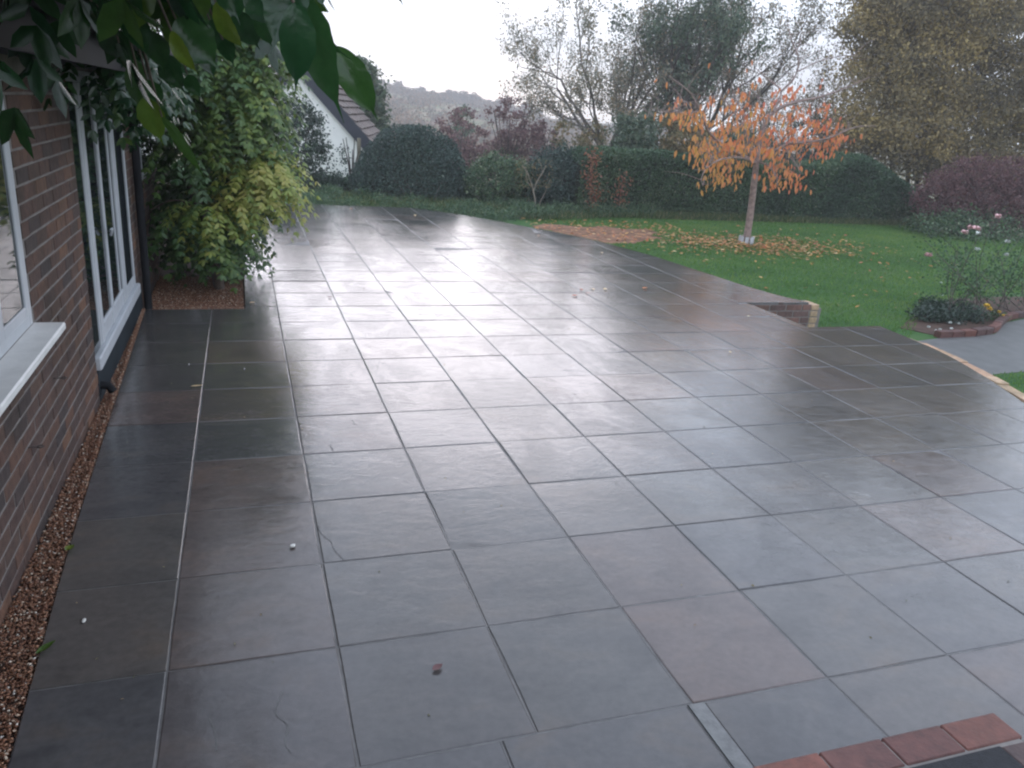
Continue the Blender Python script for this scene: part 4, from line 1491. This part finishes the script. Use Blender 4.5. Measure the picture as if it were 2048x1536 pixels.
# ------------------------------------------------------------------ wisteria on the house corner
wis = thing('wisteria', 'leafy wisteria with yellowing fronds climbing the house corner', 'climber', (-.75, 6.9, -.03))
t1 = [gz(440, 580, -.03), wy(425, 500, 6.9), wy(402, 420, 6.85), wy(382, 370, 6.9), wy(378, 320, 7.0), wy(385, 240, 7.1), wy(395, 100, 7.2), wy(390, -60, 7.3)]
tl = smoothline(t1, 5)
tubes('trunk', [(tl, np.linspace(.055, .035, len(tl)) * (1 + .12 * np.sin(np.arange(len(tl)) * 1.7)))], M['vinebark'], wis, 9)
wst = []
for pxs, Y, r_ in (([(398, 412), (440, 440), (490, 460)], 6.7, .02), ([(380, 330), (450, 280), (540, 300), (600, 370)], 7.1, .022), ([(385, 240), (470, 180), (560, 200)], 7.2, .02), ([(395, 110), (480, 90), (560, 130)], 7.3, .02),
                   ([(420, 500), (380, 470), (330, 480)], 6.7, .014), ([(402, 420), (350, 400), (300, 420)], 6.8, .014), ([(430, 520), (480, 510), (510, 500)], 6.6, .012), ([(460, 380), (500, 400), (530, 420)], 7.0, .012)):
    ln_ = smoothline([wy(a, b, Y) for a, b in pxs], 5)
    wst.append((ln_, np.linspace(r_, r_ * .4, len(ln_))))
tubes('stems', wst, M['vinebark'], wis, 6)


def fronds(bases, dirs, flen, leaflet, pairs=5, tone=None):
    """pinnate leaves: a drooping rachis with paired hanging leaflets"""
    n_ = len(bases)
    d_ = norm(dirs)
    sd_ = norm(np.cross(d_, np.array([0, 0, 1.]) + R.normal(0, .2, (n_, 3))))
    Ps, As, Ns, Ls, Rs = [], [], [], [], []
    rach = []
    for k_ in range(1, pairs + 1):
        t_ = k_ / pairs
        dr = np.zeros((n_, 3))
        dr[:, 2] = -.55 * t_ * t_
        p_ = bases + (d_ * t_ + dr) * flen[:, None]
        tang = norm(d_ + np.array([0, 0, -1.1 * t_]))
        for s_ in (-1, 1):
            Ps.append(p_)
            As.append(norm(sd_ * s_ * .95 + tang * .45 + np.array([0, 0, -.5]) + R.normal(0, .2, (n_, 3))))
            Ns.append(norm(np.cross(tang, sd_) + R.normal(0, .25, (n_, 3))))
            Ls.append(leaflet * R.uniform(.75, 1.15, n_) * (1.05 - .25 * abs(t_ - .55)))
            Rs.append(tone + R.normal(0, .07, n_))
    Ps.append(p_)
    As.append(norm(tang + R.normal(0, .1, (n_, 3))))
    Ns.append(norm(np.cross(tang, sd_)))
    Ls.append(leaflet * np.ones(n_))
    Rs.append(tone)
    P_, A_, N_, L_, R_ = (np.concatenate(q) for q in (Ps, As, Ns, Ls, Rs))
    V_, T_ = leaf_hex(P_, A_, N_, L_, .42, .07)
    return V_, T_, np.repeat(np.clip(R_, 0, 1), 2)


wb = [(-.18, 7.0, 2.72, .28, .4, .3, 150, .55), (-.62, 7.5, 2.55, .8, .95, .95, 420, .32), (-.33, 7.2, 1.95, .42, .6, .5, 260, .52), (-.3, 7.1, 2.35, .38, .5, .4, 160, .56), (-.25, 7.3, 1.45, .38, .55, .35, 120, .5), (-.08, 6.95, 1.22, .26, .4, .24, 150, .86), (-.32, 6.8, 1.0, .22, .3, .14, 34, .86),
      (-.58, 6.65, .86, .26, .3, .13, 46, .68), (-.85, 6.8, .68, .3, .3, .18, 26, .3), (-.48, 6.75, .5, .15, .25, .14, 46, .4), (-.85, 7.0, 1.35, .35, .5, .2, 34, .28), (-.7, 7.7, 3.5, .85, 1.3, .9, 300, .36), (-.6, 7.9, 1.2, .55, .5, 1.2, 420, .16), (-.75, 8.4, 1.6, .5, .5, 1.6, 300, .16),
      (-.65, 7.4, .7, .42, .45, .5, 160, .18), (-.2, 7.9, 2.6, .42, .8, .7, 150, .5)]  # last value is leaf tone: yellowing leaves, plus interior shade painted in darker
B_, D_, T_l = [], [], []
for q, (cx, cy, cz, rx, ry, rz_, nn, tn) in enumerate(wb):
    dd = norm(R.normal(size=(nn, 3)))
    dd[:, 1] -= .25
    dd = norm(dd)
    p_ = np.array([cx, cy, cz]) + dd * np.array([rx, ry, rz_]) * (1 - .5 * R.uniform(0, 1, nn)[:, None] ** 1.5)
    k = (p_[:, 0] > WX + .1) & (p_[:, 2] > .3)
    p_, dd = p_[k], dd[k]
    B_.append(p_)
    D_.append(dd * np.array([1, 1, .5]) + np.array([.1, -.25, -.1]))
    T_l.append(np.clip(tn + R.normal(0, .09, len(p_)), 0, 1))
B_, D_, T_l = np.concatenate(B_), np.concatenate(D_), np.concatenate(T_l)
Vw, Tw, Rw = fronds(B_, D_, R.uniform(.24, .38, len(B_)), .078, 6, T_l)
o = link('fronds', fast_mesh('fronds', Vw, Tw, G['wisteria'], Rw), wis)
o['kind'] = 'stuff'

# ------------------------------------------------------------------ overhanging vine close to the camera
vine = thing('overhanging_vine', 'large dark green leaves of a vine hanging from the eaves, nearest the camera', 'vine', (-.9, .8, 2.3))
vme = smoothline([(-.9, -1.2, 2.42), (-.7, .2, 2.5), (-.72, 1.6, 2.45), (-.75, 3.2, 2.42), (-.8, 4.8, 2.45), (-.75, 6.6, 2.6)], 6)
tubes('stem', [(vme, [.025] * len(vme)), (smoothline([(-.7, .2, 2.5), (-.45, -.2, 2.55), (-.2, -.35, 2.5), (-.02, -.4, 2.42)], 5), np.linspace(.012, .006, 16)),
               (smoothline([(-.72, 1.6, 2.45), (-.45, 1.2, 2.5), (-.3, .9, 2.42), (-.25, .75, 2.3)], 5), np.linspace(.012, .006, 16))], M['vinebark'], vine, 7)


def big_leaf(p0, p1, width, nrm, tone, curl=.12, tip=.16, name='leaf'):
    p0, p1 = np.asarray(p0), np.asarray(p1)
    Lg = np.linalg.norm(p1 - p0)
    A_ = (p1 - p0) / Lg
    S = norm(np.cross(A_, nrm))
    N_ = np.cross(S, A_)
    nt_, ns = 34, 9
    V_, r_ = [], []
    ph = random.uniform(0, 6.28)
    for a in range(nt_):
        t_ = a / (nt_ - 1)
        body = max(0, math.sin(math.pi * min(1, t_ / (1 - tip)) ** .8)) ** .75 if t_ < 1 - tip else 0
        w_ = width * .5 * max(body, .1 * (1 - t_) / tip if t_ > 1 - tip * 1.5 else 0, .02)
        c_ = p0 + A_ * Lg * t_ + N_ * Lg * curl * math.sin(math.pi * t_)
        for b in range(ns):
            s_ = b / (ns - 1) * 2 - 1
            V_.append(c_ + S * w_ * s_ * (1 + .03 * math.sin(31 * t_ + ph)) + N_ * (abs(s_) * w_ * .26 + .1 * w_ * math.sin(7 * t_ + 3 * s_ + ph) * abs(s_) + .022 * w_ * math.sin(52 * (t_ - .16 * abs(s_)))))
    F_ = [(a * ns + b, a * ns + b + 1, (a + 1) * ns + b + 1, (a + 1) * ns + b) for a in range(nt_ - 1) for b in range(ns - 1)]
    return part(name, V_, F_, G['vine'], vine, True, [tone] * len(F_))


hero = [(592, -45, 541, 108, 74, 1.05, .1, .3), (588, 5, 590, 186, 64, 1.0, .08, -.3), (604, -15, 688, 246, 66, 1.1, .28, .5), (612, 6, 704, 120, 27, 1.15, .22, 1.0), (632, -40, 646, 16, 22, 1.2, .15, .2), (788, -45, 808, 15, 18, 1.0, .15, .4),
        (664, 92, 757, 244, 58, 1.25, .4, -.2), (343, 62, 400, 152, 26, 1.7, .85, .5), (352, 38, 442, 142, 76, 1.75, .35, -.1), (432, 4, 492, 104, 30, 1.6, .78, .6), (392, -30, 412, 42, 34, 1.7, .55, 0), (288, -40, 276, 72, 44, 1.9, .62, .1),
        (186, 16, 244, 80, 24, 1.9, .2, .9), (289, 194, 327, 292, 44, 2.1, .7, .2), (324, 234, 412, 364, 19, 2.1, .45, .9), (295, 160, 324, 222, 30, 2.15, .35, -.3), (270, 118, 276, 218, 36, 2.2, .4, 0), (238, 86, 264, 160, 22, 2.1, .25, .8),
        (446, 80, 470, 136, 30, 1.9, .2, 0), (300, 60, 330, 150, 44, 2.2, .22, .2), (330, 110, 372, 190, 40, 2.4, .18, .4), (400, 90, 430, 160, 36, 2.2, .12, -.2), (470, 20, 520, 100, 48, 1.7, .15, .2), (500, -40, 540, 60, 62, 1.4, .1, -.3),
        (450, -50, 480, 50, 56, 1.5, .15, .3), (520, 30, 546, 98, 30, 1.5, .2, .6), (350, -50, 372, 50, 52, 1.8, .15, .2), (230, -40, 236, 60, 50, 2.0, .12, 0), (200, 40, 262, 130, 36, 2.1, .15, .4), (252, 20, 300, 120, 44, 2.0, .18, -.3),
        (420, 40, 470, 110, 44, 1.9, .12, .1), (560, -60, 566, 50, 60, 1.2, .08, .2), (610, -70, 606, 20, 50, 1.1, .12, .4), (375, 150, 405, 200, 26, 2.4, .25, .3), (310, 200, 330, 260, 26, 2.4, .25, .1)]
stalk = []
for (u0, v0, u1, v1, wpx, d_, tn, rl) in hero:
    p0, p1 = wd(u0, v0, d_), wd(u1, v1, d_ * R.uniform(.96, 1.04))
    view = norm(CAM - (p0 + p1) / 2)
    ax = norm(p1 - p0)
    nv_ = norm(view - ax * (view @ ax))
    sv = np.cross(ax, nv_)
    nr = nv_ * math.cos(rl) + sv * math.sin(rl)
    big_leaf(p0, p1, wpx / F_PX * d_ / max(.35, math.cos(rl)), nr, tn, R.uniform(-.1, .12))
    near = vme[np.argmin(np.linalg.norm(vme - p0, axis=1))]
    stalk.append((smoothline([p0, p0 * .75 + near * .25 + np.array([0, 0, .1]), near], 4), np.linspace(.0022, .005, 9)))
tubes('leaf_stalks', stalk, M['vinebark'], vine, 5)
# darker mass of the vine along the eaves, out of the top of the frame
nf = 2800
ty = R.uniform(-.4, 5.2, nf)
bs = np.stack([-.45 + R.normal(0, .3, nf), ty, 2.6 + R.normal(0, .18, nf)], 1)
u, v, d = project(bs + np.array([.05, 0, -.25]))
k = ((v < -110) & (u < 560)) | ((u < 235) & (v < 25)) | ((u < 480) & (v < -70)) | (v < -330)
k &= d > .6
bs = bs[k]
dd = norm(np.stack([R.normal(.35, .5, len(bs)), R.normal(0, .5, len(bs)), R.normal(-.1, .3, len(bs))], 1))
Vv, Tv, Rv = fronds(bs, dd, R.uniform(.2, .34, len(bs)), .1, 5, np.clip(R.normal(.22, .12, len(bs)), 0, 1))
o = link('fronds', fast_mesh('fronds', Vv, Tv, G['vine'], Rv), vine)
o['kind'] = 'stuff'

# smaller sprays hanging under the eaves by the doors
ne = 210
be = np.stack([R.uniform(-1.05, -.78, ne), R.uniform(2.7, 6.4, ne), R.uniform(1.98, 2.3, ne)], 1)
de = norm(np.stack([R.normal(.2, .5, ne), R.normal(-.2, .5, ne), R.normal(-.4, .3, ne)], 1))
Ve, Te, Re = fronds(be, de, R.uniform(.18, .3, ne), .075, 5, np.clip(R.normal(.22, .12, ne), 0, 1))
o = link('fronds', fast_mesh('fronds', Ve, Te, G['vine'], Re), vine)
o['kind'] = 'stuff'

# ------------------------------------------------------------------ things lying on the patio


def lying_leaf(u_, v_, ln_, wd_, ang, tone, label, m_=None, z=.004):
    p_ = gz(u_, v_, z)
    ln_, wd_ = (ln_ * .62, wd_ * .6) if v_ < 600 else (ln_, wd_)
    Vl, Fl = [], []
    nt_, ns = 7, 5
    for a in range(nt_):
        t_ = a / (nt_ - 1)
        w_ = wd_ * .5 * max(.03, math.sin(math.pi * t_ ** .85))
        for b in range(ns):
            s_ = b / (ns - 1) * 2 - 1
            Vl.append((ln_ * (t_ - .5), w_ * s_, .004 + abs(s_) * w_ * .35 + .012 * (t_ - .4) ** 2))
    Fl = [(a * ns + b, a * ns + b + 1, (a + 1) * ns + b + 1, (a + 1) * ns + b) for a in range(nt_ - 1) for b in range(ns - 1)]
    o_ = link('fallen_leaf', mesh('fallen_leaf', Vl, Fl, m_ or G['fallen'], True, [tone] * len(Fl)), None, p_, (0, 0, ang))
    return setp(o_, label, 'leaf', 'single leaves fallen on the patio')


lying_leaf(875, 1337, .05, .03, .5, .8, 'small dry brown leaf curled on a front slab', G['purple'])
lying_leaf(394, 773, .085, .022, .1, .98, 'narrow pale leaf on the dark slabs near the door', G['fallen'])
lying_leaf(140, 1098, .05, .04, 1.0, .9, 'round yellow green leaf at the edge of the gravel', G['vine'], .006)
lying_leaf(92, 1297, .085, .03, .9, .6, 'green leaf on the slab edge beside the gravel', G['vine'], .006)
lying_leaf(660, 595, .1, .05, .2, .6, 'dark leaf on the wet slabs near the vine', G['purple'])
lying_leaf(728, 578, .07, .03, .6, .6, 'tiny dark leaf on the bright reflecting slabs', G['purple'])
lying_leaf(1150, 592, .13, .08, .3, .7, 'wet brown leaf at the left of the small leaf cluster', G['fallen'])
lying_leaf(1163, 580, .12, .07, 1.2, .75, 'brown leaf at the back of the small leaf cluster', G['fallen'])
lying_leaf(1176, 587, .13, .05, .1, .7, 'reddish brown leaf at the front of the small leaf cluster', G['beech'])
lying_leaf(1186, 579, .09, .06, 2.0, .96, 'pale leaf at the right of the small leaf cluster', G['fallen'])
lying_leaf(1211, 579, .12, .08, .5, .98, 'pale curled leaf just right of the leaf cluster', G['fallen'])
lying_leaf(1290, 577, .16, .09, .4, .5, 'brown leaves lying farther right on the wet slabs', G['fallen'])
lying_leaf(1204, 506, .12, .06, 1.0, .98, 'pale leaf on the far slabs near the lawn edge', G['fallen'])
lying_leaf(1077, 472, .14, .08, 1.0, .85, 'small leaf at the far curved edge of the patio', G['fallen'])
lying_leaf(830, 431, .2, .1, 1.5, .98, 'curled pale leaf at the far end of the patio', G['fallen'])
lying_leaf(702, 418, .18, .08, 1.5, .7, 'brown leaf near the far left end of the patio', G['fallen'])
lying_leaf(1460, 705, .05, .02, 1.4, .98, 'thin pale petal on the slabs near the notch', G['fallen'])
lying_leaf(505, 606, .06, .03, .2, .98, 'small pale leaf beside the corner of the gravel bed', G['fallen'])
lying_leaf(1497, 633, .04, .025, .2, .98, 'tiny pale leaf near the brick notch', G['fallen'])


def pebble(u_, v_, r_, label):
    bm_ = bmesh.new()
    bmesh.ops.create_icosphere(bm_, subdivisions=2, radius=1)
    for vv_ in bm_.verts:
        k_ = 1 + .12 * math.sin(vv_.co.x * 3 + u_) + .1 * math.cos(vv_.co.y * 4)
        vv_.co = Vector((vv_.co.x * r_ * k_, vv_.co.y * r_ * .75 * k_, vv_.co.z * r_ * .45 + r_ * .4))
    me_ = bpy.data.meshes.new('pebble')
    bm_.to_mesh(me_)
    bm_.free()
    me_.materials.append(M['pebble'])
    setp(link('pebble', me_, None, gz(u_, v_, .001), (0, 0, u_)), label, 'pebble', 'stray pebbles on the slabs')


pebble(585, 1094, .016, 'white pebble on the slab by the dark reflection edge')
pebble(168, 1243, .012, 'pale pebble on the dark slab near the gravel')
pebble(378, 729, .008, 'tiny pale pebble on the dark slabs left of centre')
pebble(489, 738, .007, 'tiny pale pebble on the dark slabs by the bright edge')

nd = 230
dx, dy = R.uniform(-1.0, 5.4, nd), R.uniform(.1, 12.5, nd) ** 1.0
kk = inside(dx, dy, PATIO)
dx, dy = dx[kk], dy[kk]
nd = len(dx)
ld = R.uniform(.006, .02, nd)
V, T = leaf_hex(np.stack([dx, dy, R.uniform(.003, .006, nd)], 1), np.stack([R.normal(size=nd), R.normal(size=nd), R.normal(0, .15, nd)], 1), np.stack([R.normal(0, .3, nd), R.normal(0, .3, nd), np.ones(nd)], 1), ld, .5, .1)
o = link('leaf_debris', fast_mesh('leaf_debris', V, T, G['brown'], np.repeat(R.uniform(0, 1, nd), 2)))
setp(o, 'tiny bits of leaf and grit strewn over the wet slabs', 'debris', None, 'stuff')

# ------------------------------------------------------------------ far hillside
def far_z(x, y):
    r_ = np.hypot(x - CAM[0], y - CAM[1])
    return terrain(r_, np.arctan2(x - CAM[0], y - CAM[1]), x, y)


hn = 26000
az = np.radians(R.uniform(-4, 34, 190))
rr_ = R.uniform(120, 318, 190)
cl_ = []
for a, r_ in zip(az, rr_):
    x_, y_ = CAM[0] + r_ * math.sin(a), CAM[1] + r_ * math.cos(a)
    s_ = R.uniform(1.6, 3.2)
    cl_.append(blob(300, (x_, y_, float(far_z(x_, y_)) + s_ * .5), (s_ * R.uniform(1.4, 3.2), s_, s_ * .8), .5, .3, 3, int(r_)))
cl_ = np.concatenate(cl_)
o = foliage('woodland', cl_, G['farwood'], (.5, .9), .7, (0, 0, 0), None)
setp(o, 'autumn scrub and hedgerows on the far hillside', 'woodland', None, 'stuff')
proto = []
for q in range(3):
    P_ = np.concatenate([blob(900, (0, 0, 3.0), (2.3, 2.3, 2.2), .6, .3, 3.2, 90 + q), blob(260, (R.normal() * .8, 0, 4.6), (1.4, 1.4, 1.2), .6, .3, 3.2, 95 + q)])
    n_ = len(P_)
    A_ = norm(R.normal(size=(n_, 3)))
    L_ = R.uniform(.4, .7, n_)
    V_, T_ = leaf_arrays(P_, A_, R.normal(size=(n_, 3)), L_, L_ * .7)
    tv, tq = tube_arrays(np.array([(0, 0, -.5), (0, 0, 1.2), (.05, 0, 3)]), [.22, .2, .1], 6)
    proto.append((fast_mesh('crown', V_, T_, G['farwood'], np.repeat(R.uniform(0, .8, n_), 2)), fast_mesh('trunk', tv, tq, M['dark_bark'])))
ridge_px = [752, 762, 772, 784, 796, 806, 818, 830, 842, 855, 868, 880, 893, 905, 918, 930, 944, 958, 975, 992, 1010, 1030, 1052, 1075]
for q, u_ in enumerate(ridge_px):
    r3 = ray(u_, 200)
    a = math.atan2(r3[0], r3[1])
    rad_ = 318 + R.uniform(-8, 14)
    x_, y_ = CAM[0] + rad_ * math.sin(a), CAM[1] + rad_ * math.cos(a)
    z_ = float(far_z(x_, y_)) - 1.3
    t_ = thing('ridge_tree', 'rounded autumn tree in the line along the far ridge', 'tree', (x_, y_, z_), 'trees along the ridge')
    sc_ = R.uniform(.75, 1.15)
    cm, tm_ = proto[q % 3]
    for nm, mm in (('crown', cm), ('trunk', tm_)):
        oo = bpy.data.objects.new(nm, mm)
        COL.objects.link(oo)
        oo.parent = t_
        oo.scale = (sc_ * 1.15, sc_ * 1.15, sc_)
        oo.rotation_euler = (0, 0, R.uniform(0, 6.28))
r3 = ray(844, 204)
a = math.atan2(r3[0], r3[1])
rad_ = 300.
hx, hy = CAM[0] + rad_ * math.sin(a), CAM[1] + rad_ * math.cos(a)
hz_ = CAM[2] + rad_ / math.hypot(r3[0], r3[1]) * 0 + rad_ * r3[2] / math.hypot(r3[0], r3[1]) - 1.2
fh = thing('hill_cottage', 'tiny white cottage on the far hillside', 'building', (hx, hy, hz_))
part('wall', *box(hx - 2.0, hx + 2.0, hy - 1.5, hy + 1.5, hz_ - 3, hz_ + 1.6), M['cottage'], fh)
part('roof', [(hx - 2.2, hy - 1.8, hz_ + 1.5), (hx + 2.2, hy - 1.8, hz_ + 1.5), (hx + 2.2, hy + 1.8, hz_ + 1.5), (hx - 2.2, hy + 1.8, hz_ + 1.5), (hx - 1.8, hy, hz_ + 2.6), (hx + 1.8, hy, hz_ + 2.6)],
     [(0, 1, 5, 4), (2, 3, 4, 5), (0, 4, 3), (1, 2, 5), (3, 2, 1, 0)], M['cottage'], fh)

# ------------------------------------------------------------------ autumn haze
hzv, hzf = box(-500, 500, -60, 560, -9, 60)
hm = bpy.data.materials.new('haze_air')
hm.use_nodes = True
t = hm.node_tree
t.nodes.clear()
vo = t.nodes.new('ShaderNodeVolumePrincipled')
vo.inputs['Color'].default_value = (1, .97, .96, 1)
vo.inputs['Density'].default_value = .0026
vo.inputs['Anisotropy'].default_value = .2
mo = t.nodes.new('ShaderNodeOutputMaterial')
t.links.new(vo.outputs[0], mo.inputs['Volume'])
hz_o = part('haze', hzv, hzf, hm)
setp(hz_o, 'thin damp autumn haze over the garden and hill', 'haze', None, 'stuff')
